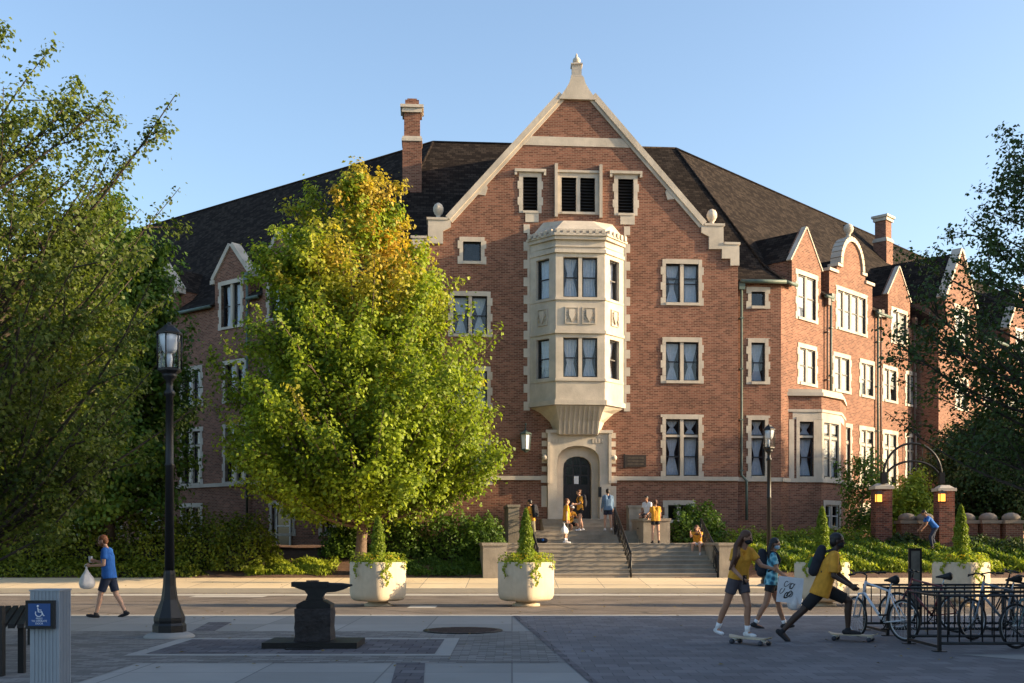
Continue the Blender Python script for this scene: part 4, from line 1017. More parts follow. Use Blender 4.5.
for i, (x, lb) in enumerate(PLL):
    o = pl0 if i == 0 else copy_tree(pl0); Y = 28.4
    o.location = (at(x, Y), Y, -0.1); o.rotation_euler = (0, 0, [0.12, 0.05, 0.1, -0.05][i]); o['label'] = lb
    if i: o.scale = (1, 1, 1.0)
    for ch in o.children:
        if ch.name.startswith('evergreen'): ch.scale = (1, 1, [1, 1.08, 1.1, 1.12][i])

# ================================================================ TREES
def tree(name, label, X, Y, z0, prof, nb, per, size, mat, seed, tr=0.18, spread=0.36, lean=(0, 0), start=0.35, bark='bark', asym=None, group=None, autumn=None, rise=0.55, clear=None, sub=2, fill=0.35, cut=None):
    """tapered trunk and limbs, and leaves in sprays along the outer part of every limb. prof: [(z, crown radius)]"""
    global NR
    keep = NR; NR = np.random.default_rng(seed); rnd = random.Random(seed)
    t = thing(name, label, 'tree', (X, Y, z0), local=True, group=group)
    zs = np.array([p[0] for p in prof]); rs = np.array([p[1] for p in prof]); top = zs[-1]; zlow = clear if clear else zs[0]
    tm = MB()
    axis = lambda z: Vector((lean[0] * (z / top) ** 1.4 + 0.12 * math.sin(z * 0.9 + seed), lean[1] * (z / top) ** 1.4 + 0.1 * math.cos(z * 0.7 + seed) - 0.1, z))
    pts = [axis(z) for z in np.linspace(0, top * 0.93, 14)]; rad = [tr * (1.35 if i == 0 else 1) * (1 - i / 14.5) ** 0.8 + 0.01 for i in range(14)]
    pts[0].z = -0.4
    tm.tube(pts, rad, 10)
    w = rs * np.gradient(zs); P = []; Nn = []; AU = []
    for b in range(nb):
        for _ in range(30):
            z = rnd.uniform(zs[0], top)
            if rnd.random() < np.interp(z, zs, rs) / rs.max(): break
        a = rnd.uniform(0, 2 * math.pi); rmax = np.interp(z, zs, rs)
        if asym: rmax *= asym(a, z)
        rr = rmax * (rnd.uniform(fill, 1.0) ** 0.55); rr *= rnd.uniform(0.86, 1.1)
        if cut and cut(X + rr * math.cos(a), Y + rr * math.sin(a), z0 + z): continue
        tip = axis(z) * 1.0 + Vector((rr * math.cos(a), rr * math.sin(a), 0)) + Vector((0, 0, rnd.uniform(-.2, .3)))
        zb = max(zlow * 0.75, z - rise * rr - 0.3); zb = min(zb, top * 0.9); base = axis(zb)
        mid = base.lerp(tip, 0.5) + Vector((rnd.gauss(0, .1 * rr), rnd.gauss(0, .1 * rr), -0.12 * rr + rnd.gauss(0, .07 * rr)))
        path = []
        for k in range(7):
            u = k / 6; path.append(base * (1 - u) ** 2 + mid * 2 * u * (1 - u) + tip * u * u)
        br = tr * 0.24 * (rr / rs.max()) ** 0.8 * rnd.uniform(0.7, 1.2) + 0.006
        tm.tube(path, [br * (1 - 0.85 * k / 6) for k in range(7)], 5, caps=False)
        outd = np.array([math.cos(a), math.sin(a), 0.35])
        # side shoots
        shoots = [(path, 1.0)]
        for _ in range(sub):
            u0 = rnd.uniform(start, 0.85); p0 = base * (1 - u0) ** 2 + mid * 2 * u0 * (1 - u0) + tip * u0 * u0
            d = Vector((math.cos(a + rnd.gauss(0, 0.8)), math.sin(a + rnd.gauss(0, 0.8)), rnd.uniform(0.0, 1.0))).normalized() * rnd.uniform(0.5, 1.1) * (0.35 + 0.16 * rs.max())
            sp = [p0, p0 + d * 0.5 + Vector((0, 0, 0.03)), p0 + d]; tm.tube(sp, [br * 0.4, br * 0.25, 0.004], 4, caps=False); shoots.append((sp, 0.6))
        for sp, wt in shoots:
            nl = int(per * wt * rnd.uniform(0.6, 1.4)); arr = np.array([tuple(p) for p in sp]); s0 = start if wt == 1.0 else 0.15
            u = s0 + (1 - s0) * NR.uniform(0, 1, nl) ** 0.8; idx = u * (len(sp) - 1); i0 = np.minimum(idx.astype(int), len(sp) - 2); f = (idx - i0)[:, None]
            c = arr[i0] * (1 - f) + arr[i0 + 1] * f
            sg = spread * (1.15 - 0.75 * u)[:, None]; off = NR.normal(0, 1, (nl, 3)) * sg
            pp = c + off; P.append(pp); nn = off / (np.linalg.norm(off, axis=1)[:, None] + 1e-6) + outd * 0.5 + np.array([0, 0, 0.6]); Nn.append(nn)
            AU.append(np.full(nl, rnd.random()))
    P = np.concatenate(P); Nn = np.concatenate(Nn); AU = np.concatenate(AU)
    au = autumn(P[:, 0], P[:, 1], P[:, 2], AU) if autumn else None
    tm.build('trunk', bark, t)
    leafset('crown', P, Nn, size, mat, t, jit=0.6, autumn=au, droop=0.4, elong=1.25)
    NR = keep
    return t

# the big maple, yellow-green, turning orange in the top
TX, TY, TZ = at(363, 40.2), 40.2, 0.42
K = 40.2 / F
mp = [(2.6, 2.4), (3.3, 4.9), (4.4, 5.6), (5.6, 5.7), (7.0, 5.6), (8.6, 5.2), (10.3, 4.3), (11.8, 3.5), (13.2, 2.5), (14.3, 1.0), (14.9, 0.2)]
def maple_autumn(x, y, z, r):
    return np.clip((z - 8.2) / 2.6, 0, 1) * (r > 0.30) * 0.8 * np.exp(-((x - 0.9) / 1.9) ** 2) * (0.4 + 0.6 * r) + (r > 0.93) * 0.3 * (z > 5)
tree('maple_tree', 'yellow-green maple with orange leaves in its top, in front of the gable', TX, TY, TZ, mp, 370, 185, 0.145, 'leaf_maple', 5, tr=0.2, spread=0.30, lean=(-0.7, 0), autumn=maple_autumn, rise=0.75, clear=2.2, start=0.4, sub=2)
# left foreground locust
LX, LY = -10.7, 21.0
lp = [(3.2, 3.0), (3.8, 4.6), (4.6, 5.0), (5.8, 5.0), (7.2, 4.8), (8.6, 4.4), (9.6, 4.0), (10.3, 3.2), (10.9, 2.0), (11.3, 0.6)]
def left_asym(a, z): return 1.0 + (0.30 * max(0, math.cos(a)) ** 2 * (1.0 if 9.4 < z else 0.0))
tree('locust_tree', 'tall loose feathery green tree at the left edge behind the tall lamp', LX, LY, -0.1, lp, 205, 190, 0.085, 'leaf_left', 21, tr=0.2, spread=0.19, rise=0.8, clear=1.6, start=0.35, bark='bark_dark', asym=left_asym, sub=3)
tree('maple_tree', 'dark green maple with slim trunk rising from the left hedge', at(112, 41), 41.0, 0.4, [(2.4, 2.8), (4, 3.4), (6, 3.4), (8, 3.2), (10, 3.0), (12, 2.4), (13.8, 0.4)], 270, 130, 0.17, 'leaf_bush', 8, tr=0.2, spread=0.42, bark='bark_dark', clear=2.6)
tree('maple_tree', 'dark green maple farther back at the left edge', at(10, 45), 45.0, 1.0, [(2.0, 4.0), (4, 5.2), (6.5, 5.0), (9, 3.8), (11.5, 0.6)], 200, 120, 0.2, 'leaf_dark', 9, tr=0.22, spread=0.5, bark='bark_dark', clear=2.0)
# right foreground tree: dark sprays reaching into the frame
RX, RY = 8.7, 16.6
rp = [(3.0, 2.2), (3.4, 3.0), (3.9, 3.3), (4.6, 3.0), (5.4, 3.0), (6.2, 2.7), (6.8, 1.7), (7.2, 2.1), (7.6, 1.2), (8.1, 0.3)]
def ras(a, z): return 1.0 + 0.10 * math.sin(z * 3.1) * max(0, -math.cos(a))
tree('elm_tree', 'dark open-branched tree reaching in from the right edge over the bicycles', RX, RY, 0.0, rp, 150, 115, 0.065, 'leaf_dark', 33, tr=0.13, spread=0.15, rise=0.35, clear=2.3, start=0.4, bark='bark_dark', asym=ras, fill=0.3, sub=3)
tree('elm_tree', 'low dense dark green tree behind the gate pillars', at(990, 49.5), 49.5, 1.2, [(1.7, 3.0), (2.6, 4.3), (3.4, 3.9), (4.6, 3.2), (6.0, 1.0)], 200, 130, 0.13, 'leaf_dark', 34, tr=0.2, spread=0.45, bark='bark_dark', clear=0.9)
tree('young_tree', 'small sunlit leafy tree growing between the two gate pillars', at(908, 47.5), 47.5, 1.2, [(0.9, 1.2), (1.6, 1.6), (2.6, 1.1), (3.2, 0.3)], 60, 70, 0.13, 'leaf_grass', 35, tr=0.06, spread=0.3, clear=0.5)
tree('young_tree', 'small thin tree against the sunlit brick beside the near gate pillar', at(862, 45.5), 45.5, 1.2, [(1.0, 0.8), (2.2, 1.2), (3.4, 0.9), (4.0, 0.2)], 40, 45, 0.12, 'leaf_bush', 36, tr=0.05, spread=0.25, clear=0.8)

tree('shade_tree', 'unseen tall open tree beyond the right edge, added to dapple the hall front', 34.0, 45.4, 1.0, [(4.5, 2.6), (6, 3.4), (8, 3.4), (10, 2.4), (11.8, 0.5)], 100, 130, 0.2, 'leaf_dark', 41, tr=0.25, spread=0.45, bark='bark_dark', clear=4)  # out of view, placed to drop broken shade on the lower front wall
# ================================================================ SHRUBS
def bush(name, label, X, Y, z, rx, ry, rz, n, size, mat, seed, group=None, cat='shrub'):
    global NR
    keep = NR; NR = np.random.default_rng(seed)
    t = thing(name, label, cat, (X, Y, z), local=True, group=group)
    v, r = sph(n, 0.62); v[:, 2] = np.abs(v[:, 2]) * 1.0
    bump = 1 + 0.16 * np.sin(v[:, 0] * 7 + seed) * np.cos(v[:, 1] * 6 + seed) + 0.10 * np.sin(v[:, 2] * 11 + v[:, 0] * 13)
    q4 = (np.abs(v[:, 0]) ** 4 + np.abs(v[:, 1]) ** 4 + np.abs(v[:, 2]) ** 4) ** 0.25
    rad = r * bump * 0.5 * (1 + 1 / q4)
    P = v * rad[:, None] * np.array([rx, ry, rz]); leafset('foliage', P, v + [0, 0, 0.3], size, mat, t, jit=0.7)
    m = MB(); m.ball((0, 0, 0.0), 1.0, 12, 0, (rx * 0.6, ry * 0.6, rz * 0.6)); m.build('shade_core', 'core', t)  # solid dark ball added inside the leaves to block light
    NR = keep; return t
i = 0
for x0, Yb, rx, rz in ((-15, 41.2, 1.7, 2.3), (30, 41.0, 1.8, 2.3), (80, 41.2, 1.6, 2.0), (146, 41.0, 1.6, 2.0), (196, 41.3, 1.5, 2.05), (244, 41.0, 1.3, 2.0)):
    X = at(x0, Yb); lb = ['dark clipped bush at the far left edge', 'dark rounded bush second from the left edge', 'dark bush behind the walking man', 'broad hedge bush with sunlit yellow top behind the tall lamp', 'hedge bush with yellow tips between the lamp and the bare mulch', 'sunlit end bush of the left hedge'][i]
    bush('hedge_bush', lb, X, Yb, gz(X, Yb) - 0.1, rx, 1.2, rz, 5200, 0.12, 'leaf_hedge', 50 + i, group='hedge bushes on the left bank'); i += 1
for k, (x0, Yb, rx, rz) in enumerate(((5, 40.0, 1.5, 0.7), (60, 39.95, 1.4, 0.65), (120, 39.95, 1.4, 0.6), (170, 39.95, 1.2, 0.6))):
    X = at(x0, Yb); bush('low_shrub', ['low dark shrub at the left end of the kerbside row', 'low shrub along the sidewalk behind the grey post', 'low shrub along the sidewalk right behind the walking man', 'low leafy shrub at the foot of the hedge beside the lamp'][k], X, Yb, gz(X, Yb) - 0.1, rx, 0.6, rz, 2200, 0.11, 'leaf_hedge', 60 + k, group='low shrubs by the left sidewalk')
for k, (x0, Yb, rx, rz, mt) in enumerate(((345, 42.6, 0.9, 1.2, 'leaf_bush'), (400, 42.6, 1.2, 1.6, 'leaf_bush'), (448, 42.5, 1.3, 1.75, 'leaf_bush'), (483, 42.4, 0.9, 1.55, 'leaf_bush'))):
    X = at(x0, Yb); bush('yew_bush', ['small green bush left of the maple trunk', 'round green bush right of the maple trunk', 'largest green bush between the maple and the steps', 'green bush next to the left side of the steps'][k], X, Yb, gz(X, Yb) - 0.1, rx, 1.0, rz, 3800, 0.12, mt, 70 + k, group='bushes between maple and steps')
X, Yb = at(697, 45.0), 45.0
bush('round_shrub', 'bright green shrub right of the seat wall at the top of the steps', X, Yb, 0.9, 1.25, 1.0, 2.1, 5200, 0.14, 'leaf_bush', 80)
for k, x0 in enumerate((745, 775, 805, 836, 866)):
    Yb = 43.9; X = at(x0, Yb); bush('boxwood_bush', ['bright low hedge bush nearest the steps', 'bright low hedge bush behind the second lamp post', 'bright low hedge bush right of the second lamp post', 'bright low hedge bush under the corner bay window', 'bright low hedge bush nearest the gate pillar'][k], X, Yb, gz(X, Yb) - 0.25, 0.85, 0.7, 0.95, 2000, 0.1, 'leaf_topiary', 90 + k, group='low hedge under the right wing')
for k, (x0, Yb) in enumerate(((900, 43.4), (975, 43.0), (1010, 42.6))):
    X = at(x0, Yb); bush('low_shrub', ['dark low shrub between the gate pillars', 'dark low shrub right of the far gate pillar', 'dark low shrub at the right edge before the brick piers'][k], X, Yb, gz(X, Yb) - 0.1, 0.95, 0.7, 0.7, 1500, 0.12, 'leaf_dark', 97 + k)
def cover(name, label, region, n, size, mat, h=0.3, cat='ground cover'):
    P = []; Nn = []
    while len(P) < n:
        x0, x1, y0, y1 = region; x = random.uniform(x0, x1); y = random.uniform(y0, y1)
        e = min(1, (y - y0) / 0.5, (y1 - y) / 0.5, (x - x0) / 0.7, (x1 - x) / 0.7)
        c = 0.45 + 0.5 * math.sin(x * 2.1 + 1 + math.sin(y * 2)) * math.cos(y * 2.7 + math.sin(x)) + 0.5 * math.sin(x * 5.3 + y * 3)
        if random.random() > e * (0.25 + 0.8 * c): continue
        P.append((x, y, gz(x, y) + random.uniform(0.0, h) * (0.5 + 0.5 * max(0, min(1, c)))))
    o = leafset(name, np.array(P), np.tile([0, -0.8, 0.25], (n, 1)), size, mat, None, jit=0.8, elong=3.6, droop=-1.6); o['kind'] = 'stuff'; o['label'] = label; o['category'] = cat; return o
cover('ground_cover', 'bright green leafy ground cover on the bank right of the steps', (8.9, 25, 40.1, 43.6), 46000, 0.17, 'leaf_grass', 0.42)
cover('ground_cover', 'darker taller leafy clumps among the bright ground cover on the right bank', (9.2, 24, 40.6, 43.8), 9000, 0.22, 'leaf_bush', 0.5)
cover('ground_cover', 'green ground cover patch on the mulch left of the maple trunk', (-9.9, -6.4, 39.7, 41.6), 5200, 0.16, 'leaf_grass', 0.25)
cover('ground_cover', 'low green ground cover between the maple and the steps', (-4.8, -0.6, 39.6, 41.8), 5200, 0.16, 'leaf_bush', 0.22)

P = np.stack([NR.uniform(-14, 16, 420), NR.uniform(13, 39, 420), np.full(420, 0.02)], 1); P[:, 2] = np.where(P[:, 1] < 23.5, 0.018, np.where(P[:, 1] < 35.3, -0.088, 0.06 + np.clip(P[:, 1] - 35.5, 0, 4) * 0.0524 + 0.012))
M['dry_leaf'] = leafmat('dry_leaves', (0.12, 0.07, 0.02), (0.3, 0.22, 0.05), trans=0.2)
o = leafset('fallen_leaves', P, np.tile([0, 0, 1.0], (420, 1)), 0.07, 'dry_leaf', None, jit=0.15); o['kind'] = 'stuff'; o['label'] = 'scattered dry leaves on the paving and road'; o['category'] = 'leaves'
# ================================================================ GATE
def brickpillar(label, px, Y, w, h):
    X = at(px, Y); z0 = 1.2; t = thing('gate_pillar', label, 'pillar', (X, Y, z0), local=True, group='tall brick gate pillars')
    m = MB(); m.box(-w / 2, w / 2, -w / 2, w / 2, -0.4, h); m.build('shaft', 'brick_darkened', t)  # brick darkened in colour to stand for the shade on the pillars
    m = MB(); m.box(-w / 2 - 0.06, w / 2 + 0.06, -w / 2 - 0.06, w / 2 + 0.06, h, h + 0.12); m.prism([(-w / 2, -w / 2), (w / 2, -w / 2), (w / 2, w / 2), (-w / 2, w / 2)], h + 0.12, h + 0.24, 0, [(-w / 4, -w / 4), (w / 4, -w / 4), (w / 4, w / 4), (-w / 4, w / 4)]); m.build('cap', 'stone', t)
    return X
gx1 = brickpillar('tall brick gate pillar with a pale cap, nearer the hall wing', 881.5, 43.5, 0.64, 2.4)
gx2 = brickpillar('tall brick gate pillar with shade in its colour, behind the flowered planter', 944, 43.0, 0.6, 2.3)
for lb, X, Y in (('glowing amber lantern on the pillar nearer the hall', gx1 - 0.12, 43.5), ('glowing amber lantern on the pillar behind the planter', gx2 - 0.12, 43.0)):
    t = thing('pillar_lantern', lb, 'lantern', (X - 0.16, Y - 0.5, 3.25), local=True, group='amber lanterns on the gate pillars')
    m = MB(); m.box(-0.10, 0.10, -0.10, 0.10, -0.16, 0.13); m.build('lamp_glass', 'amber', t)
    m = MB(); m.prism([(-0.15, -0.15), (0.15, -0.15), (0.15, 0.15), (-0.15, 0.15)], 0.13, 0.27, 0, [(-0.03, -0.03), (0.03, -0.03), (0.03, 0.03), (-0.03, 0.03)]); m.box(-0.13, 0.13, -0.13, 0.13, -0.2, -0.16)
    for sx in (-1, 1):
        for sy in (-1, 1): m.box(sx * 0.11 - 0.013, sx * 0.11 + 0.013, sy * 0.11 - 0.013, sy * 0.11 + 0.013, -0.16, 0.13)
    m.box(-0.03, 0.03, 0.1, 0.2, -0.02, 0.08); m.build('lantern_frame', 'iron', t)
ga = thing('iron_arch', 'double curved iron arch spanning the two gate pillars', 'arch', ((gx1 + gx2) / 2, 43.25, 3.9), local=True)
m = MB(); hw = (gx2 - gx1) / 2
for k_, (rise, base) in enumerate(((1.25, 0.25), (0.85, -0.05))):
    m.tube([(hw * math.cos(a) * -1.0, -0.25 * math.cos(a) * -1 * 0 , base + rise * math.sin(a)) for a in np.linspace(0, math.pi, 19)], 0.05, 6)
for a in np.linspace(0.2, math.pi - 0.2, 9): m.tube([(-hw * math.cos(a), 0, 0.25 + 1.25 * math.sin(a)), (-hw * math.cos(a), 0, -0.05 + 0.85 * math.sin(a))], 0.015, 5)
m.build('arch_bar', 'iron', ga)
m = MB(); 
for sx in (-1, 1): m.box(sx * hw - 0.1, sx * hw + 0.1, -0.1, 0.1, -0.08, 0.35)
m.build('bracket', 'iron', ga)
M['flood'] = plain('pale_stone_cap', (0.22, 0.18, 0.14), 0.85, 0.15, 4, 0.3, 20)
pr = None
for k, (x0, Y) in enumerate(((907, 44.2), (925, 44.0), (966, 43.9), (988, 43.7), (1011, 43.5), (1040, 43.3))):
    if pr is None:
        pr = thing('brick_pier', '', 'pier', (0, 0, 0), local=True, group='low brick piers beyond the gate')
        m = MB(); m.box(-0.33, 0.33, -0.33, 0.33, -0.3, 1.0); m.build('shaft', 'brick', pr)
        m = MB(); m.box(-0.4, 0.4, -0.4, 0.4, 1.0, 1.13); m.lathe([(0.36, 1.13), (0.34, 1.28), (0.24, 1.38), (0.08, 1.43)], n=16); m.build('cap', 'flood', pr); o = pr
    else: o = copy_tree(pr)
    o.location = (at(x0, Y), Y, 1.25)
    o['label'] = ['domed low brick pier just right of the near gate pillar', 'domed low brick pier beside the far gate pillar', 'domed low brick pier right behind the cone evergreen', 'sun-struck domed brick pier, second from the right edge', 'sun-struck domed brick pier nearest the right edge', 'domed brick pier beyond the right edge'][k]
# ================================================================ STREET FURNITURE
def lamp_post(label, X, Y, z, top, scale=1.0, plinth=True):
    t = thing('street_lamp', label, 'street lamp', (X, Y, z), local=True, group='black lantern lamp posts')
    H = top - z; hl = 0.72; w = 0.195
    m = MB(); oc = None
    m.lathe([(0.27, 0.08 if plinth else 0), (0.27, 0.20), (0.24, 0.24), (0.25, 0.28), (0.25, 0.33), (0.2, 0.45), (0.135, 0.62), (0.105, 0.85), (0.095, 1.05), (0.085, 1.1)], n=8, smooth=False); m.build('base', 'iron', t)
    m = MB(); m.lathe([(0.078, 1.08), (0.066, H * 0.55), (0.085, H * 0.55 + 0.03), (0.07, H * 0.55 + 0.06), (0.06, H - hl - 0.42), (0.09, H - hl - 0.4), (0.09, H - hl - 0.34), (0.055, H - hl - 0.3), (0.06, H - hl - 0.16), (0.12, H - hl - 0.1), (0.12, H - hl - 0.04)], n=16); m.build('pole', 'iron', t)
    l = MB(); zb = H - hl
    l.lathe([(0.12, zb - 0.05), (w, zb), (w, zb + 0.04)], n=6, smooth=False); l.lathe([(w + 0.02, H - 0.12), (w + 0.02, H - 0.09), (0.13, H - 0.02), (0.1, H + 0.0), (0.09, H + 0.03)], n=6, smooth=False); l.ball((0, 0, H + 0.05), 0.035, 8)
    for k in range(6):
        a = 2 * math.pi * (k + 0.5) / 6; l.tube([(w * math.cos(a), w * math.sin(a), zb + 0.03), (w * math.cos(a), w * math.sin(a), H - 0.11)], 0.014, 5)
    lo = l.build('lantern', 'iron', t)
    g = MB()
    for k in range(6):
        a0 = 2 * math.pi * (k + 0.5) / 6; a1 = 2 * math.pi * (k + 1.5) / 6; r = w * 0.97
        g.add([(r * math.cos(a0), r * math.sin(a0), zb + 0.04), (r * math.cos(a1), r * math.sin(a1), zb + 0.04), (r * math.cos(a1), r * math.sin(a1), H - 0.12), (r * math.cos(a0), r * math.sin(a0), H - 0.12)], [(0, 1, 2, 3)])
    g.build('glass', 'lamp_glass', lo)
    c = MB(); c.lathe([(0.165, H - 0.13), (0.15, H - 0.24), (0.12, H - 0.36), (0.09, H - 0.42)], n=16); c.lathe([(0.035, zb + 0.04), (0.05, zb + 0.2), (0.035, zb + 0.34)], n=12); c.build('lens', 'lamp_frost', lo)
    if plinth:
        m = MB(); m.lathe([(0.41, -0.05), (0.41, 0.02), (0.37, 0.05), (0.27, 0.09)], n=32); m.build('footing', 'concrete', t)
    return t
lamp_post('tall black lantern street lamp standing on the plaza in front of the left trees', at(169.5, 18.1), 18.1, 0.0, 5.1)
lamp_post('farther black lantern street lamp rising behind the two walking women', at(769, 33.9 + 2.4), 36.3, 0.07, zz(425, 36.3) - 0.05)

# ---- anvil on its block
av = thing('anvil_monument', 'dark steel anvil on a rough stone block and flat slab', 'monument', (at(315, 16.5), 16.5, 0), local=True)
m = MB(); m.box(-0.7, 0.69, -0.45, 0.45, 0.012, 0.10); s_ = m.build('slab', 'cast', av)
m = MB()
def rough(z, r): return [(r * sx + random.uniform(-.012, .012), r * 0.9 * sy + random.uniform(-.012, .012), z) for sx, sy in ((-1, -1), (-0.35, -1.03), (0.3, -0.98), (1, -1), (1.03, 0), (1, 1), (0, 1.02), (-1, 1), (-1.02, 0))]
rs_ = [rough(z, 0.262 + 0.004 * math.sin(z * 17)) for z in (0.1, 0.2, 0.3, 0.4, 0.5, 0.58)]; nn = 9
m.add([p for r_ in rs_ for p in r_], [(j * nn + k, j * nn + (k + 1) % nn, (j + 1) * nn + (k + 1) % nn, (j + 1) * nn + k) for j in range(5) for k in range(nn)] + [tuple(5 * nn + k for k in range(nn)), tuple(range(nn - 1, -1, -1))])
M['rough'] = plain('rough_dark_stone', (0.026, 0.021, 0.020), 0.8, 0.45, 11, 1.0, 24); m.build('block', 'rough', av)
m = MB(); zt = 0.97
# body: feet, waist, face, horn and heel cut from one outline, thickened
def sect(x, z, hy): return [(x, -hy, z), (x, hy, z)]
prof = [(-0.22, 0.58), (-0.23, 0.64), (-0.13, 0.70), (-0.10, 0.78), (-0.14, 0.84), (-0.26, 0.88), (-0.33, 0.905), (-0.33, 0.965), (0.20, 0.965), (0.20, 0.945), (0.56, 0.925), (0.46, 0.87), (0.34, 0.835), (0.2, 0.82), (0.15, 0.80), (0.12, 0.75), (0.14, 0.70), (0.24, 0.64), (0.24, 0.58)]
AFr = Fr(0, 0, 0)
slab(m, AFr, [(s, z) for s, z in prof if True][::-1], -0.075, 0.075)
slab(m, AFr, [(-0.25, 0.582), (0.26, 0.582), (0.26, 0.64), (0.15, 0.70), (-0.14, 0.70), (-0.25, 0.64)], -0.17, 0.17)
m.tube([(0.12, 0, 0.885), (0.3, 0, 0.89), (0.42, 0, 0.905), (0.56, 0, 0.925)], [0.075, 0.07, 0.05, 0.012], 12)
m.box(-0.34, 0.19, -0.09, 0.09, 0.9, 0.972)
m.build('anvil', 'cast', av)
m = MB(); m.box(-0.12, 0.05, -0.06, 0.05, 0.972, 0.995); m.build('tag', 'manhole', av)
m = MB(); m.box(-0.32, 0.18, -0.62, -0.47, 0.013, 0.03); tag(m.build('ground_plate', 'cast'), 'thin dark metal plate lying in front of the anvil slab', 'plate').location = (at(315, 16.5), 16.5, 0)

# ---- push-button post
bp_ = thing('button_post', 'grey aluminium post with a blue wheelchair push plate', 'post', (at(46.5, 11) , 11.1, 0), local=True)
M['alu'] = plain('grey_aluminium', (0.30, 0.33, 0.36), 0.5, 0.05, 4, 0.05, 60, metal=0.2)
M['sign_blue'] = plain('sign_blue', (0.02, 0.075, 0.24), 0.4, 0.06); M['sign_white'] = plain('sign_white', (0.75, 0.77, 0.8), 0.5, 0.03)
m = MB(); hw = 0.145
m.box(-hw, hw, -hw, hw, 0, 1.1)
for k in range(7):
    for (x0, x1, y0, y1) in ((-hw + 0.03 + k * 0.036, -hw + 0.045 + k * 0.036, -hw - 0.006, -hw), (hw, hw + 0.006, -hw + 0.03 + k * 0.036, -hw + 0.045 + k * 0.036)): m.box(x0, x1, y0, y1, 0.0, 1.085)
m.box(-hw - 0.008, hw + 0.008, -hw - 0.008, hw + 0.008, 1.09, 1.104)
m.build('column', 'alu', bp_)
m = MB(); m.box(-0.165, 0.115, -hw - 0.06, -hw - 0.006, 0.72, 1.0); pb = m.build('push_plate', 'iron', bp_)
m = MB(); m.box(-0.135, 0.085, -hw - 0.066, -hw - 0.06, 0.75, 0.97); m.build('plate_face', 'sign_blue', pb)
yf = -hw - 0.0665; PF_ = Fr(0, yf, 0)
m = MB(); cx = -0.025
ring = [(cx + 0.033 * math.cos(a) - 0.004, yf, 0.875 + 0.033 * math.sin(a)) for a in np.linspace(R(150), R(400), 18)]
m.tube(ring, 0.005, 5); m.ball((cx - 0.014, yf, 0.945), 0.011, 8)
m.tube([(cx - 0.014, yf, 0.93), (cx - 0.008, yf, 0.888), (cx + 0.028, yf, 0.886), (cx + 0.042, yf, 0.85), (cx + 0.055, yf, 0.853)], 0.0055, 5); m.tube([(cx - 0.012, yf, 0.908), (cx + 0.022, yf, 0.906)], 0.0045, 5)
m.build('wheelchair_symbol', 'sign_white', pb)
def text(name, body, size, loc, mat, parent, rot=(math.pi / 2, 0, 0), ext=0.001, align='CENTER'):
    cu = bpy.data.curves.new(name, 'FONT'); cu.body = body; cu.size = size; cu.extrude = ext; cu.align_x = align; cu.align_y = 'CENTER'; cu.space_line = 0.95
    o = bpy.data.objects.new('tmp', cu); COL.objects.link(o); dg = bpy.context.evaluated_depsgraph_get(); me = bpy.data.meshes.new_from_object(o.evaluated_get(dg)); bpy.data.objects.remove(o, do_unlink=True)
    me.materials.clear(); me.materials.append(M[mat]); o = bpy.data.objects.new(name, me); COL.objects.link(o); o.location = loc; o.rotation_euler = rot
    if parent: o.parent = parent
    return o
text('lettering', 'PRESS\nTO OPERATE\nDOOR', 0.026, (cx, yf, 0.797), 'sign_white', pb)

# ---- bench at the left edge
bn = thing('plaza_bench', 'dark metal bench cut off by the left edge', 'bench', (-7.2, 15.5, 0), local=True)
def bench_frame(x, y, m):
    m.box(x - 0.03, x + 0.03, y - 0.03, y + 0.03, 0, 0.62)
m = MB()
d = Vector((-1.55, 3.8, 0)).normalized(); nn_ = Vector((d.y, -d.x, 0))
B0 = Vector((1.13, -2.5, 0)); B1 = Vector((-0.42, 1.3, 0))
for k in range(6):
    o0 = nn_ * (-0.3 + k * 0.1); p = [B0 + o0, B0 + o0 + nn_ * 0.075, B1 + o0 + nn_ * 0.075, B1 + o0]
    m.hexa([(v.x, v.y, 0.55) for v in p] + [(v.x, v.y, 0.60) for v in p])
m.build('seat', 'iron', bn)
for B in (B0, B1):
    for sgn in (-1, 1):
        m = MB(); p = B + nn_ * 0.25 * sgn + (B1 - B0).normalized() * (0.12 if B is B0 else -0.12)
        m.box(p.x - 0.035, p.x + 0.035, p.y - 0.035, p.y + 0.035, 0, 0.55); m.build('leg', 'iron', bn)
m = MB()
for k in range(3): m.tube([(B1.x + 0.15 * math.cos(a) - 0.0 + k * 0.12, B1.y - 0.3 - k * 0.9, 0.46 + 0.07 * math.sin(a)) for a in np.linspace(0, 2 * math.pi, 13)], 0.02, 5)
m.build('scroll_bracket', 'iron', bn)
m = MB(); X = at(-1, 12.9) + 7.2; m.box(X - 0.05, X + 0.055, -2.65, -2.55, 0.0, 0.82); m.build('arm_post', 'iron', bn)

# ---- information panel behind the bikes
ip = thing('sign_panel', 'narrow black-framed upright sign panel behind the bicycles', 'sign', (at(915, 20.6), 20.6, 0), local=True)
M['panel'] = plain('worn_grey_panel', (0.17, 0.155, 0.13), 0.5, 0.35, 6)
m = MB(); m.box(-0.085, 0.085, -0.02, 0.02, 0.35, 1.4); m.build('panel', 'panel', ip)
m = MB(); m.box(-0.12, -0.085, -0.03, 0.03, 0, 1.45); m.box(0.085, 0.12, -0.03, 0.03, 0, 1.45); m.box(-0.085, 0.085, -0.029, 0.029, 1.4, 1.447); m.box(-0.085, 0.085, -0.029, 0.029, 0.3, 0.35); m.build('frame', 'iron', ip)

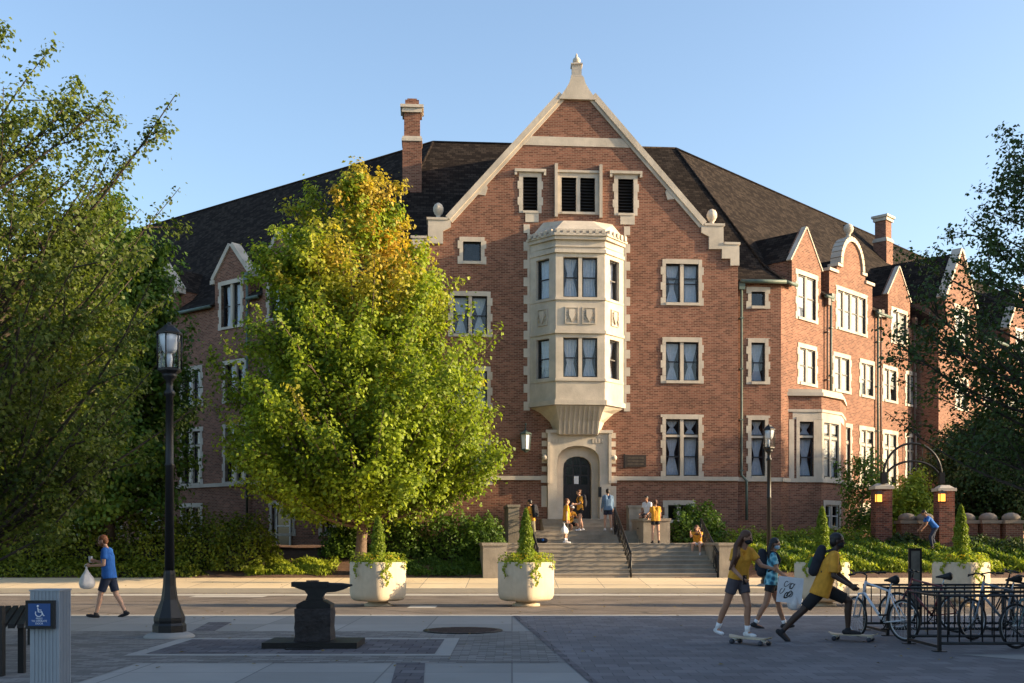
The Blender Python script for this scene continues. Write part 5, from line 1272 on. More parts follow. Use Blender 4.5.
# ---- bicycle racks
def make_rack():
    r = thing('bicycle_rack', None, 'bicycle rack', (0, 0, 0), local=True, group='black bicycle racks')
    Ln = 5.2
    m = MB()
    for y in (-0.6, 0.6): m = MB(); m.tube([(0, y, 0.8), (Ln, y, 0.8)], 0.020, 8); m.build('top_rail', 'iron', r)
    m = MB()
    for y in (-0.6, 0.6): m = MB(); m.tube([(0, y, 0.12), (Ln, y, 0.12)], 0.022, 8); m.build('bottom_rail', 'iron', r)
    n = 30
    for y in (-0.6, 0.6):
        m = MB()
        for k in range(n + 1): x = 0.12 + k * (Ln - 0.24) / n; m.tube([(x, y, 0.12), (x, y, 0.8)], 0.0105, 5)
        m.build('barred_panel', 'iron', r)
    for x in (0, Ln / 2, Ln):
        m = MB()
        for y in (-0.6, 0.6): m.box(x - 0.023, x + 0.023, y - 0.023, y + 0.023, 0, 0.82); m.box(x - 0.09, x + 0.09, y - 0.06, y + 0.06, 0.001, 0.012)
        m.box(x - 0.02, x + 0.02, -0.57, 0.57, 0.05, 0.09); m.tube([(x, -0.6, 0.8)] + [(x, 0.6 * -math.cos(a), 0.8 + 0.0 * math.sin(a)) for a in np.linspace(0.2, math.pi - 0.2, 8)] + [(x, 0.6, 0.8)], 0.02, 6)
        m.build('end_frame', 'iron', r)
    return r
rk0 = make_rack(); rk0.location = (6.1, 16.3, 0.006); rk0['label'] = 'black barred bicycle rack nearest the viewer'
rk1 = copy_tree(rk0); rk1.location = (6.25, 18.9, 0.006); rk1['label'] = 'black barred bicycle rack in the row behind, by the white bicycle'

# ---- bicycles
def paintm(n, c, r=0.35): M[n] = plain(n, c, r, 0.06, 5, spec=0.5)
paintm('bike_white', (0.62, 0.66, 0.72)); paintm('bike_red', (0.16, 0.03, 0.035)); paintm('bike_grey', (0.20, 0.24, 0.29)); paintm('bike_black', (0.02, 0.02, 0.024)); paintm('bike_teal', (0.06, 0.12, 0.13))
M['rubber'] = plain('rubber', (0.018, 0.018, 0.019), 0.8, 0.15); M['rim_alu'] = plain('rim_alloy', (0.5, 0.52, 0.54), 0.35, 0.05, metal=0.5); M['saddle'] = plain('black_saddle', (0.015, 0.015, 0.017), 0.6, 0.1)
def bicycle(label, X, Y, head, steer, col, basket=False, lean=4, flat=True):
    t = thing('bicycle', label, 'bicycle', (X, Y, 0.006), R(head), group='bicycles parked at the racks', local=True)
    t.rotation_euler = (R(lean), 0, R(head))
    wr = 0.335; WB = 1.04; ax = Vector((0, 0, wr)); fx = Vector((WB, 0, wr)); bb = Vector((0.43, 0, 0.28)); ht = Vector((0.80, 0, 0.90)); hb = Vector((0.85, 0, 0.74)); stp = Vector((0.28, 0, 0.78))
    def wheel(c, st, par):
        m = MB(); m.torus((0, 0, 0), wr - 0.02, 0.019, 'y', 40, 8)
        w = m.build('wheel', 'rubber', par); w.location = c; w.rotation_euler = (0, 0, st)
        m = MB(); m.torus((0, 0, 0), wr - 0.047, 0.010, 'y', 40, 6); m.tube([(0, -0.05, 0), (0, 0.05, 0)], 0.02, 10)
        for k in range(28):
            a = 2 * math.pi * k / 28; m.tube([(0.02 * math.cos(a + 1), 0.03 * (-1) ** k, 0.02 * math.sin(a + 1)), ((wr - 0.05) * math.cos(a), 0, (wr - 0.05) * math.sin(a))], 0.0016, 3, caps=False)
        m.build('rim', 'rim_alu', w); return w
    wheel(ax, 0, t); wheel(fx, R(steer), t)
    m = MB()
    m.tube([stp, ht], 0.018, 8); m.tube([bb, hb], 0.022, 8); m.tube([bb, stp + (stp - bb) * 0.08], 0.017, 8); m.tube([hb - Vector((-0.01, 0, 0.03)), ht + Vector((-0.01, 0, 0.03))], 0.022, 8)
    for y in (-0.055, 0.055):
        m.tube([bb + Vector((-0.03, y * 0.6, 0)), ax + Vector((0, y, 0))], 0.011, 6); m.tube([stp + Vector((0, y * 0.3, -0.03)), ax + Vector((0, y, 0))], 0.010, 6)
    m.build('frame', col, t)
    m = MB(); d = (hb - fx); c, s = math.cos(R(steer)), math.sin(R(steer))
    rt = lambda v: Vector((fx.x + v.x * c - v.y * s, v.x * s + v.y * c, v.z))
    for y in (-0.055, 0.055): m.tube([rt(Vector((0, y, wr))), rt(Vector((-0.13, y, 0.64))), rt(Vector((-0.17, y * 0.6, 0.72)))], 0.013, 6)
    m.tube([rt(Vector((-0.17, -0.05, 0.72))), rt(Vector((-0.17, 0.05, 0.72)))], 0.018, 6); m.build('fork', col, t)
    m = MB(); st_ = ht + Vector((-0.03, 0, 0.12)); hr = lambda v: Vector((st_.x + v.x * c - v.y * s, v.x * s + v.y * c, st_.z + v.z))
    m.tube([ht, st_, hr(Vector((0.08, 0, 0.02)))], 0.014, 8); m.tube([hr(Vector((-0.02, -0.31, 0.03))), hr(Vector((0.06, -0.12, 0.05))), hr(Vector((0.08, 0, 0.03))), hr(Vector((0.06, 0.12, 0.05))), hr(Vector((-0.02, 0.31, 0.03)))], 0.012, 8)
    hbm = m.build('handlebar', 'iron', t)
    m = MB()
    for sg in (-1, 1):
        if sg > 0: m.build('grip', 'rubber', hbm); m = MB()
        m.tube([hr(Vector((0.0, sg * 0.21, 0.035))), hr(Vector((-0.025, sg * 0.33, 0.028)))], 0.018, 8); m.tube([hr(Vector((0.05, sg * 0.16, 0.04))), hr(Vector((0.07, sg * 0.27, 0.0)))], 0.007, 5)
    m.build('grip', 'rubber', hbm)
    m = MB(); m.tube([stp, stp + Vector((-0.05, 0, 0.15))], 0.013, 8); m.build('seat_post', 'rim_alu', t)
    m = MB(); sc_ = stp + Vector((-0.05, 0, 0.17))
    m.tube([sc_ + Vector((-0.13, 0, 0.02)), sc_ + Vector((-0.10, 0, 0.02)), sc_ + Vector((-0.02, 0, 0.012)), sc_ + Vector((0.07, 0, 0.008)), sc_ + Vector((0.15, 0, 0.0))], [0.045, 0.075, 0.055, 0.028, 0.015], 10)
    m.build('saddle', 'saddle', t)
    m = MB(); m.torus(tuple(bb + Vector((0, -0.045, 0))), 0.085, 0.007, 'y', 24, 5); m.tube([bb + Vector((0, -0.07, 0)), bb + Vector((0, 0.07, 0))], 0.018, 8)
    m.tube([bb + Vector((0, -0.07, 0)), bb + Vector((0.1, -0.08, -0.13))], 0.010, 6); m.tube([bb + Vector((0, 0.07, 0)), bb + Vector((-0.1, 0.08, 0.13))], 0.010, 6)
    for k in (-1, 1): p = bb + Vector((-0.1 * k * -1, -0.12 if k > 0 else 0.12, -0.13 * k)); m.box(p.x - 0.045, p.x + 0.045, p.y - 0.04, p.y + 0.04, p.z - 0.012, p.z + 0.012)
    m.tube([bb + Vector((0, -0.045, 0.085)), ax + Vector((0, -0.045, 0.035))], 0.004, 4); m.tube([bb + Vector((0, -0.045, -0.085)), ax + Vector((0, -0.045, -0.035))], 0.004, 4)
    m.build('crank', 'cast', t)
    if basket: m = MB(); m.box(-0.16, 0.16, -0.1, 0.1, 0.75, 0.80); m.tube([(-.1, -.08, .75), (0, -.05, .36)], .006, 4); m.tube([(-.1, .08, .75), (0, .05, .36)], .006, 4); m.build('luggage_rack', 'iron', t)
    return t
bicycle('white-framed bicycle with a light rear rim at the left end of the racks', at(905, 17.25), 17.25, 116, -14, 'bike_white', lean=-3)
bicycle('dark red bicycle parked behind the rack in front of the sign panel', at(957, 18.9), 18.9, 140, 10, 'bike_red')
bicycle('grey bicycle with straight handlebar leaning left at the middle of the racks', at(973.5, 17.5) + 1.0, 17.75, 194, 14, 'bike_grey')
bicycle('dark teal bicycle cut off by the right edge, nearest the viewer', at(1018, 16.1) + 1.0, 16.35, 193, 10, 'bike_teal', lean=2)
bicycle('black bicycle in the back row at the right edge', at(1003, 19.3) + 0.9, 19.5, 188, -14, 'bike_black', lean=-3)

# ---- the building across the plaza that throws the shade (out of frame)
ob_ = thing('shading_building', 'unseen long brick building right of the plaza, added to shade it', 'building', (50, 0, 0))
m = MB(); m.box(20, 98, -40, 19.8, -0.3, 13.4); m.build('wall', 'brick_darkened', ob_)
m = MB(); m.box(20.8, 95.2, -40.2, 15.99, 12.1, 12.5) if False else None
for k in range(15):
    for z in (1.2, 4.9, 8.6):
        w_ = MB(); w_.box(24 + k * 4.6, 26 + k * 4.6, 19.8, 19.86, z, z + 2.1); w_.build('window', 'door_glass', ob_)
# ================================================================ PEOPLE
def fab(n, c, r=0.85, v=0.2): M[n] = plain(n, c, r, v, 9, 0.35, 14)
fab('skin_light', (0.50, 0.29, 0.20), 0.55, 0.06); fab('skin_tan', (0.33, 0.17, 0.105), 0.55, 0.06); fab('skin_dark', (0.05, 0.026, 0.017), 0.5, 0.08)
fab('gold_shirt', (0.62, 0.29, 0.03)); fab('blue_shirt', (0.02, 0.12, 0.42)); fab('denim', (0.10, 0.17, 0.27)); fab('navy', (0.02, 0.028, 0.055)); fab('black_cloth', (0.014, 0.014, 0.016)); fab('grey_short', (0.075, 0.065, 0.075)); fab('khaki', (0.20, 0.18, 0.12))
fab('white_cloth', (0.72, 0.72, 0.74), 0.8, 0.08); fab('shoe_dark', (0.02, 0.02, 0.024)); fab('shoe_white', (0.6, 0.6, 0.62)); fab('mask_black', (0.014, 0.014, 0.018)); fab('mask_blue', (0.30, 0.45, 0.55)); fab('bag_plastic', (0.68, 0.66, 0.66), 0.45, 0.12); fab('pack_green', (0.025, 0.11, 0.045)); fab('pack_black', (0.016, 0.018, 0.026))
fab('hair_brown', (0.085, 0.036, 0.018), 0.6, 0.35); fab('hair_black', (0.012, 0.010, 0.010), 0.5, 0.3); fab('hair_ginger', (0.20, 0.075, 0.03), 0.6, 0.3); fab('hair_blond', (0.32, 0.2, 0.08), 0.6, 0.3); fab('cap_white', (0.65, 0.65, 0.66))
def tiedye():
    m, nt, b = newmat('tie_dye'); v = nd(nt, 'ShaderNodeTexVoronoi', i_Scale=11.0); nt.links.new(coords(nt), v.inputs['Vector'])
    r = ramp(nt, [(0.25, (0.02, 0.07, 0.12)), (0.5, (0.08, 0.32, 0.42)), (0.75, (0.35, 0.6, 0.66))]); nt.links.new(v.outputs['Distance'], r.inputs['Fac']); nt.links.new(r.outputs[0], b.inputs['Base Color']); b.inputs['Roughness'].default_value = 0.85; return m
M['tie_dye'] = tiedye()

def remesh(m, name, mat, parent, voxel, smooth=2):
    me = bpy.data.meshes.new('t'); me.from_pydata(m.v, [], m.f); bm = bmesh.new(); bm.from_mesh(me); bmesh.ops.recalc_face_normals(bm, faces=bm.faces); bm.to_mesh(me); bm.free()
    o = bpy.data.objects.new('t', me); COL.objects.link(o)
    md = o.modifiers.new('r', 'REMESH'); md.mode = 'VOXEL'; md.voxel_size = voxel
    if smooth: s = o.modifiers.new('s', 'SMOOTH'); s.factor = 0.5; s.iterations = smooth
    me2 = bpy.data.meshes.new_from_object(o.evaluated_get(bpy.context.evaluated_depsgraph_get())); bpy.data.objects.remove(o, do_unlink=True)
    me2.materials.clear(); me2.materials.append(M[mat]); me2.polygons.foreach_set('use_smooth', [True] * len(me2.polygons))
    me2.name = name; r = bpy.data.objects.new(name, me2); COL.objects.link(r); r.parent = parent; return r

def cap(m, a, b, ra, rb, n=10, ends=True):
    """tapered limb segment with rounded ends"""
    a = Vector(a); b = Vector(b); d = (b - a)
    if d.length < 1e-6: m.ball(a, ra, n); return
    d = d.normalized()
    if ends: m.tube([a - d * ra * 0.95, a - d * ra * 0.6, a, b, b + d * rb * 0.6, b + d * rb * 0.95], [ra * 0.3, ra * 0.8, ra, rb, rb * 0.8, rb * 0.3], n)
    else: m.tube([a, b], [ra, rb], n)

def person(label, X, Y, z, heading, H, pose, wear, voxel=0.012, group=None, pelvis=None):
    t = thing('person', label, 'person', (X, Y, z), R(heading), local=True, group=group)
    k = H / 1.75; w = wear.get('build', 1.0)
    D = lambda deg, ab=0.0: Vector((math.sin(R(deg)) * math.cos(R(ab)), math.sin(R(ab)), -math.cos(R(deg)) * math.cos(R(ab))))
    lean = pose.get('lean', 4); side = pose.get('side', 0)
    up = Vector((math.sin(R(lean)), math.sin(R(side)), math.cos(R(lean)))).normalized(); fwd = Vector((up.z, 0, -up.x)).normalized(); lf = up.cross(fwd).normalized()
    pel = Vector((0, 0, 0)); J = {}
    for s, sg in (('L', 1), ('R', -1)):
        f, kn, ab, fp = pose['leg' + s]
        hip = Vector((0, 0.085 * sg * k, -0.02 * k)); knee = hip + D(f, ab * sg) * 0.43 * k; ank = knee + D(f - kn, ab * sg * 0.6) * 0.42 * k
        J['hip' + s], J['knee' + s], J['ank' + s] = hip, knee, ank
        J['req' + s] = pose.get('foot' + s, 0.0)
    if pelvis is None: dz = max(J['req' + s] + 0.075 * k + (0.0 if abs(pose['leg' + s][3]) < 20 else 0.07) - J['ank' + s].z for s in 'LR')
    else: dz = pelvis
    for q_ in list(J):
        if isinstance(J[q_], Vector): J[q_] = J[q_] + Vector((0, 0, dz))
    pel = Vector((0, 0, dz)); waist = pel + up * 0.18 * k; chest = pel + up * 0.36 * k; neck = pel + up * 0.53 * k
    hp, ht = pose.get('head', (0, 0)); hup = Vector((math.sin(R(lean * 0.5 + hp)), 0, math.cos(R(lean * 0.5 + hp)))); head = neck + hup * 0.165 * k + Vector((math.cos(R(ht)), math.sin(R(ht)), 0)) * 0.02
    for s, sg in (('L', 1), ('R', -1)):
        f, el, ab = pose['arm' + s]
        sh = neck - up * 0.05 * k + lf * 0.175 * sg * k * w
        d1 = D(f, ab * sg); elb = sh + d1 * 0.29 * k; d2 = D(f + el, ab * sg * pose.get('in' + s, 0.4)); wr = elb + d2 * 0.25 * k
        J['sh' + s], J['el' + s], J['wr' + s], J['hd' + s] = sh, elb, wr, d2
    b = MB(); c = lambda a, bb, ra, rb: cap(b, a, bb, ra * k, rb * k)
    for sg in (-1, 1):
        c(pel + lf * 0.07 * sg * k, waist + lf * 0.06 * sg * k, 0.10 * w, 0.085 * w); c(waist + lf * 0.06 * sg * k, chest + lf * 0.085 * sg * k, 0.085 * w, 0.095 * w); c(chest + lf * 0.085 * sg * k, neck + lf * 0.10 * sg * k - up * 0.05 * k, 0.095 * w, 0.065)
        c(neck - up * 0.03 * k, neck - up * 0.05 * k + lf * 0.16 * sg * k * w, 0.055, 0.05)
    c(neck - up * 0.04 * k, head - hup * 0.05 * k, 0.055, 0.05)
    fd = Vector((math.cos(R(ht)) * hup.z, math.sin(R(ht)) * hup.z, -hup.x * math.cos(R(ht)))).normalized(); hs = hup.cross(fd).normalized()
    # head: skull, jaw, nose, brow, ears
    def ell(mm, cc, rx, ry, rz, n=14):
        o = len(mm.v); mm.ball((0, 0, 0), 1.0, n)
        for i in range(o, len(mm.v)):
            v = mm.v[i]; p = cc + fd * v[0] * rx + hs * v[1] * ry + hup * v[2] * rz; mm.v[i] = tuple(p)
    ell(b, head + hup * 0.025 * k, 0.095 * k, 0.076 * k, 0.095 * k); ell(b, head + fd * 0.02 * k - hup * 0.045 * k, 0.068 * k, 0.056 * k, 0.07 * k)
    c(head + fd * 0.088 * k + hup * 0.02 * k, head + fd * 0.104 * k - hup * 0.018 * k, 0.010, 0.016)
    for sg in (-1, 1): ell(b, head + hs * 0.078 * sg * k + hup * 0.0, 0.02 * k, 0.01 * k, 0.03 * k, 8)
    c(head + fd * 0.08 * k - hup * 0.052 * k + hs * 0.018, head + fd * 0.08 * k - hup * 0.052 * k - hs * 0.018, 0.010, 0.010)
    for s, sg in (('L', 1), ('R', -1)):
        lw = 0.9 + 0.1 * w
        c(J['hip' + s], J['knee' + s], 0.088 * lw, 0.058 * lw); kn, an = J['knee' + s], J['ank' + s]; dd = (an - kn)
        c(kn, kn + dd * 0.35 + fwd * -0.012, 0.055 * lw, 0.056 * lw); c(kn + dd * 0.35 + fwd * -0.012, an, 0.055 * lw, 0.034)
        c(J['sh' + s], J['el' + s], 0.050 * w, 0.038); c(J['el' + s], J['wr' + s], 0.039, 0.026)
        # hand: palm, four curled fingers of unequal length, thumb from the side of the palm
        wr, hd = J['wr' + s], J['hd' + s]; pn = Vector((0, -sg, 0)) + Vector((0.2, 0, 0)); pn = (pn - hd * pn.dot(hd)).normalized(); sd = hd.cross(pn).normalized()
        if sd.x < 0: sd = -sd
        palm = wr + hd * 0.085 * k
        for q_ in (-0.026, -0.009, 0.009, 0.026): c(wr + hd * 0.02 + sd * q_ * 0.6, palm + sd * q_, 0.014, 0.0125)
        curl = pose.get('curl' + s, 0.5)
        for q_, ln in ((-0.03, 0.058), (-0.010, 0.072), (0.010, 0.078), (0.030, 0.068)):
            k0 = palm + sd * q_; k1 = k0 + (hd * (1 - curl * 0.6) + pn * curl * 0.9).normalized() * ln * 0.5 * k; k2 = k1 + (hd * (1 - curl * 1.6) + pn * curl * 1.5).normalized() * ln * 0.55 * k
            c(k0, k1, 0.0095, 0.009); c(k1, k2, 0.009, 0.008)
        th0 = wr + hd * 0.03 * k + sd * 0.025 * k; th1 = th0 + (hd * 0.6 + sd * 0.7 + pn * 0.3).normalized() * 0.04 * k; c(th0, th1, 0.012, 0.010); c(th1, th1 + (hd * 0.9 + sd * 0.2 + pn * 0.4).normalized() * 0.03 * k, 0.010, 0.009)
        fp = pose['leg' + s][3]; fdn = Vector((math.cos(R(fp)), 0, -math.sin(R(fp)))); fy = 0.12 * sg
        fdn = Vector((fdn.x * math.cos(fy), math.sin(fy), fdn.z)).normalized()
        c(J['ank' + s] - Vector((0, 0, 0.02 * k)) , J['ank' + s] + fdn * 0.12 * k - Vector((0, 0, 0.045 * k)) + Vector((0, 0, 0)), 0.036, 0.028)
        J['ft' + s] = fdn
    body = remesh(b, 'body', wear['skin'], t, voxel)
    # eyes
    m = MB()
    for sg in (-1, 1): m.ball(head + fd * 0.088 * k + hs * 0.032 * sg * k + hup * 0.018 * k, 0.011 * k, 8)
    m.build('eyes', 'hair_black', t)
    # shirt
    m = MB(); e = wear.get('loose', 0.018); hem = wear.get('hem', -0.06)
    for sg in (-1, 1):
        lo = pel + up * hem * k + lf * 0.075 * sg * k
        cap(m, lo, waist + lf * 0.065 * sg * k, (0.105 * w + e) * k, (0.088 * w + e) * k, 14, ends=False); cap(m, waist + lf * 0.065 * sg * k, chest + lf * 0.085 * sg * k, (0.088 * w + e) * k, (0.097 * w + e * 0.7) * k, 14); cap(m, chest + lf * 0.085 * sg * k, neck + lf * 0.10 * sg * k - up * 0.05 * k, (0.097 * w + e * 0.7) * k, (0.068 + e * .5) * k, 14)
        cap(m, neck - up * 0.035 * k, neck - up * 0.05 * k + lf * 0.16 * sg * k * w, 0.058 * k, 0.058 * k, 12)
        if wear.get('bust'): c2 = chest + fwd * 0.055 * k + lf * 0.06 * sg * k; m.ball(c2, 0.062 * k, 12)
    cap(m, pel + up * (hem) * k, chest, (0.10 * w + e) * k, (0.09 * w + e) * k, 14, ends=False)
    sv = wear.get('sleeve', 0.6)
    for s in 'LR':
        a, bb = J['sh' + s], J['el' + s]
        if sv <= 1: cap(m, a, a.lerp(bb, sv), 0.062 * k * w, (0.056 + e * 0.5) * k, 12, ends=False); m.ball(a, 0.062 * k * w, 12)
        else: cap(m, a, bb, 0.062 * k * w, 0.052 * k, 12); cap(m, bb, bb.lerp(J['wr' + s], sv - 1), 0.052 * k, 0.04 * k, 12, ends=False)
    remesh(m, 'shirt', wear['shirt'], t, voxel)
    # shorts
    m = MB(); sl = wear.get('short', 0.55)
    for s, sg in (('L', 1), ('R', -1)):
        a, bb = J['hip' + s], J['knee' + s]; m.ball(a + up * 0.02, 0.105 * k * lw, 12); cap(m, pel + lf * 0.06 * sg * k + up * 0.1 * k, a, 0.10 * k * w, 0.108 * k * lw, 12)
        if sl <= 1: cap(m, a, a.lerp(bb, sl), 0.106 * k * lw, (0.098 - 0.022 * sl) * k * lw + 0.006, 14, ends=False)
        else: cap(m, a, bb, 0.104 * k, 0.075 * k, 14); cap(m, bb, bb.lerp(J['ank' + s], sl - 1), 0.072 * k, 0.055 * k, 14, ends=False)
    remesh(m, 'shorts' if sl < 1.2 else 'trousers', wear['bottom'], t, voxel)
    for s, sg in (('L', 1), ('R', -1)):
        m = MB(); a = J['ank' + s]; f = J['ft' + s]; dn = (Vector((0, 0, -1)) - f * Vector((0, 0, -1)).dot(f)).normalized(); sh_ = a + dn * 0.04 * k
        cap(m, sh_ - f * 0.045 * k, sh_ + f * 0.10 * k + dn * 0.008, 0.042 * k, 0.038 * k); cap(m, sh_ + f * 0.10 * k + dn * 0.01, sh_ + f * 0.165 * k + dn * 0.012, 0.038 * k, 0.028 * k); cap(m, a - dn * 0.01, sh_, 0.043 * k, 0.045 * k)
        remesh(m, 'shoe', wear.get('shoe', 'shoe_dark'), t, 0.009)
        if wear.get('sock'):
            m = MB(); kn = J['knee' + s]; cap(m, a, a.lerp(kn, wear['sock'][1]), 0.040 * k, 0.047 * k, 10, ends=False); m.build('sock', wear['sock'][0], t)
    # hair
    m = MB(); hm = wear.get('hair', 'hair_black'); stl = wear.get('style', 'short')
    ell(m, head + hup * 0.045 * k - fd * 0.014 * k, 0.100 * k, 0.086 * k, 0.088 * k); ell(m, head - fd * 0.045 * k, 0.065 * k, 0.078 * k, 0.09 * k)
    if stl in ('long', 'wide'):
        sp = 3.2 if stl == 'wide' else 1.0
        for i in range(9):
            y = (i - 4) / 4; a0 = head - fd * 0.05 * k + hs * 0.07 * y * k + hup * 0.02; dr = pose.get('hairx', -0.02)
            m.tube([a0, a0 - hup * 0.14 * k + hs * 0.03 * y * sp + fd * -0.03, a0 - Vector((0, 0, 0.3 * k)) + hs * 0.06 * y * sp + Vector((dr, 0, 0)), a0 - Vector((0, 0, wear.get('hl', 0.42) * k + 0.04 * math.sin(i * 3))) + hs * 0.09 * y * sp + Vector((dr * 2.5, 0, 0))], [0.045 * k, 0.045 * k, 0.042 * k, 0.016 * k], 8)
    if stl == 'bun': ell(m, head + hup * 0.09 * k - fd * 0.09 * k, 0.04 * k, 0.04 * k, 0.04 * k, 10)
    if stl == 'tail': m.tube([head - fd * 0.09 * k + hup * 0.05, head - fd * 0.14 * k, head - fd * 0.12 * k - hup * 0.16 * k], [0.03 * k, 0.032 * k, 0.01], 8)
    remesh(m, 'hair', hm, t, 0.011, 1)
    if wear.get('beard'): m = MB(); ell(m, head + fd * 0.03 * k - hup * 0.062 * k, 0.066 * k, 0.062 * k, 0.052 * k); m.build('beard', wear['beard'], t)
    if wear.get('mask'): m = MB(); ell(m, head + fd * 0.036 * k - hup * 0.042 * k, 0.07 * k, 0.064 * k, 0.055 * k); m.build('face_mask', wear['mask'], t)
    if wear.get('cap'):
        m = MB(); ell(m, head + hup * 0.06 * k - fd * 0.0 * k, 0.106 * k, 0.092 * k, 0.078 * k); ell(m, head + hup * 0.055 * k + fd * 0.10 * k, 0.075 * k, 0.06 * k, 0.010 * k); m.build('cap', wear['cap'], t)
    W = Matrix.Translation(Vector((X, Y, z))) @ Matrix.Rotation(R(heading), 4, 'Z')
    J.update(neck=neck, chest=chest, waist=waist, pel=pel, head=head, up=up, fwd=fwd, lf=lf, W=W, k=k, t=t)
    return J

def backpack(J, label, mat, accent=None):
    """a rucksack worn on the back: bag, front pocket, two straps; lies in the wearer's own axes"""
    W, k, up, fwd, lf = J['W'], J['k'], J['up'], J['fwd'], J['lf']
    c = J['chest'] - fwd * 0.19 * k - up * 0.0
    t = thing('backpack', label, 'backpack', tuple(W @ c), 0, local=True); t.rotation_euler = (0, 0, J['t'].rotation_euler.z)
    m = MB()
    for sg in (-1, 1):
        for z0, z1, r0, r1 in ((-0.2, -0.02, 0.085, 0.09), (-0.02, 0.17, 0.09, 0.07)): cap(m, up * z0 + lf * 0.07 * sg, up * z1 + lf * 0.06 * sg, r0, r1, 12)
    remesh(m, 'bag', mat, t, 0.014)
    m = MB()
    for sg in (-1, 1): cap(m, up * -0.14 + lf * 0.05 * sg - fwd * 0.07, up * -0.03 + lf * 0.05 * sg - fwd * 0.07, 0.05, 0.045, 10)
    remesh(m, 'pocket', accent or mat, t, 0.014)
    for sg in (-1, 1):
        m = MB(); a = [up * 0.14 + lf * 0.09 * sg + fwd * 0.06, up * 0.20 * k + lf * 0.11 * sg + fwd * 0.15, up * 0.17 * k + lf * 0.115 * sg + fwd * 0.25, up * 0.05 + lf * 0.12 * sg + fwd * 0.315, up * -0.1 + lf * 0.15 * sg + fwd * 0.27, up * -0.17 + lf * 0.16 * sg + fwd * 0.1]
        m.tube(a, 0.02, 6); m.build('strap', 'pack_black', t)
    return t

def plastic_bag(label, top, h=0.36, w=0.13, mat='bag_plastic', group=None):
    t = thing('plastic_bag', label, 'bag', top, 0, local=True, group=group); m = MB()
    def shp(a): return 1 + 0.12 * math.sin(a * 3 + 1) + 0.07 * math.sin(a * 7)
    m.lathe([(0.012, 0.0), (0.02, -0.05), (0.05, -0.12), (w * 0.8, -h * 0.5), (w, -h * 0.75), (w * 0.85, -h * 0.93), (w * 0.4, -h)][::-1], n=20, shape=shp); m.build('sack', mat, t)
    m = MB(); m.torus((0, 0, 0.01), 0.035, 0.008, 'y', 14, 5); m.build('handle', mat, t); return t

def skateboard(label, X, Y, yaw, zr=0.0, deckmat='deck'):
    t = thing('skateboard', label, 'skateboard', (X, Y, 0.008), R(yaw), local=True, group='skateboards under the two riders'); L2 = 0.38
    m = MB(); n = 12; top = []; pts = []
    for i in range(n + 1):
        x = -L2 + 2 * L2 * i / n; u = abs(x) / L2; hw = 0.115 * (1 - max(0, (u - 0.75) / 0.25) ** 2.2 * 0.75); z = 0.105 + max(0, u - 0.78) * 0.14
        pts.append((x, hw, z))
    vs = [(x, -h, z) for x, h, z in pts] + [(x, h, z) for x, h, z in pts] + [(x, -h, z - 0.014) for x, h, z in pts] + [(x, h, z - 0.014) for x, h, z in pts]; N = n + 1; fs = []
    for i in range(n): fs += [(i, i + 1, N + i + 1, N + i), (2 * N + i, 3 * N + i, 3 * N + i + 1, 2 * N + i + 1), (i, 2 * N + i, 2 * N + i + 1, i + 1), (N + i, N + i + 1, 3 * N + i + 1, 3 * N + i)]
    fs += [(0, N, 3 * N, 2 * N), (n, 2 * N + n, 3 * N + n, N + n)]
    m.add(vs, fs); m.build('deck', deckmat, t)
    for sx in (-1, 1):
        m = MB(); m.box(sx * 0.27 - 0.04, sx * 0.27 + 0.04, -0.03, 0.03, 0.055, 0.091); m.tube([(sx * 0.27, -0.1, 0.045), (sx * 0.27, 0.1, 0.045)], 0.012, 6); tr_ = m.build('truck', 'rim_alu', t)
        for sy in (-1, 1): m = MB(); m.tube([(sx * 0.27, sy * 0.075, 0.036), (sx * 0.27, sy * 0.12, 0.036)], 0.036, 14); m.build('wheel', 'wheel_urethane', tr_)
    return t
M['deck'] = plain('pale_deck', (0.42, 0.35, 0.24), 0.5, 0.25, 6); M['wheel_urethane'] = plain('dark_wheel', (0.03, 0.035, 0.05), 0.5, 0.1)

# walking man on the street edge
J = person('man in blue t-shirt and dark shorts walking with a white bag and a cup', at(109, 22.75), 22.75, 0.004, 180, 1.73,
    dict(lean=5, head=(18, 0), legL=(19, 6, 2, -8), legR=(-15, 12, 2, 18), armL=(-2, 88, 8), armR=(12, 92, 6), curlL=0.9, curlR=0.8),
    dict(skin='skin_light', shirt='blue_shirt', bottom='navy', short=0.85, shoe='shoe_dark', hair='hair_ginger', beard='hair_ginger', loose=0.026, hem=-0.10), voxel=0.011)
W = J['W']
hL = W @ (J['wrL'] + J['hdL'] * 0.1); hR = W @ (J['wrR'] + J['hdR'] * 0.1)
plastic_bag('white plastic bag hanging from the hand of the walking man', tuple(hL + Vector((0.0, 0, -0.01))), 0.46, 0.15)
t = thing('paper_cup', 'pale cup held up by the walking man', 'cup', tuple(hR + Vector((-0.03, 0, -0.05))), local=True); m = MB(); m.lathe([(0.03, 0), (0.042, 0.11)], n=16); m.build('cup', 'white_cloth', t); m = MB(); m.lathe([(0.045, 0.11), (0.045, 0.12), (0.036, 0.13)], n=16); m.build('lid', 'shoe_white', t)

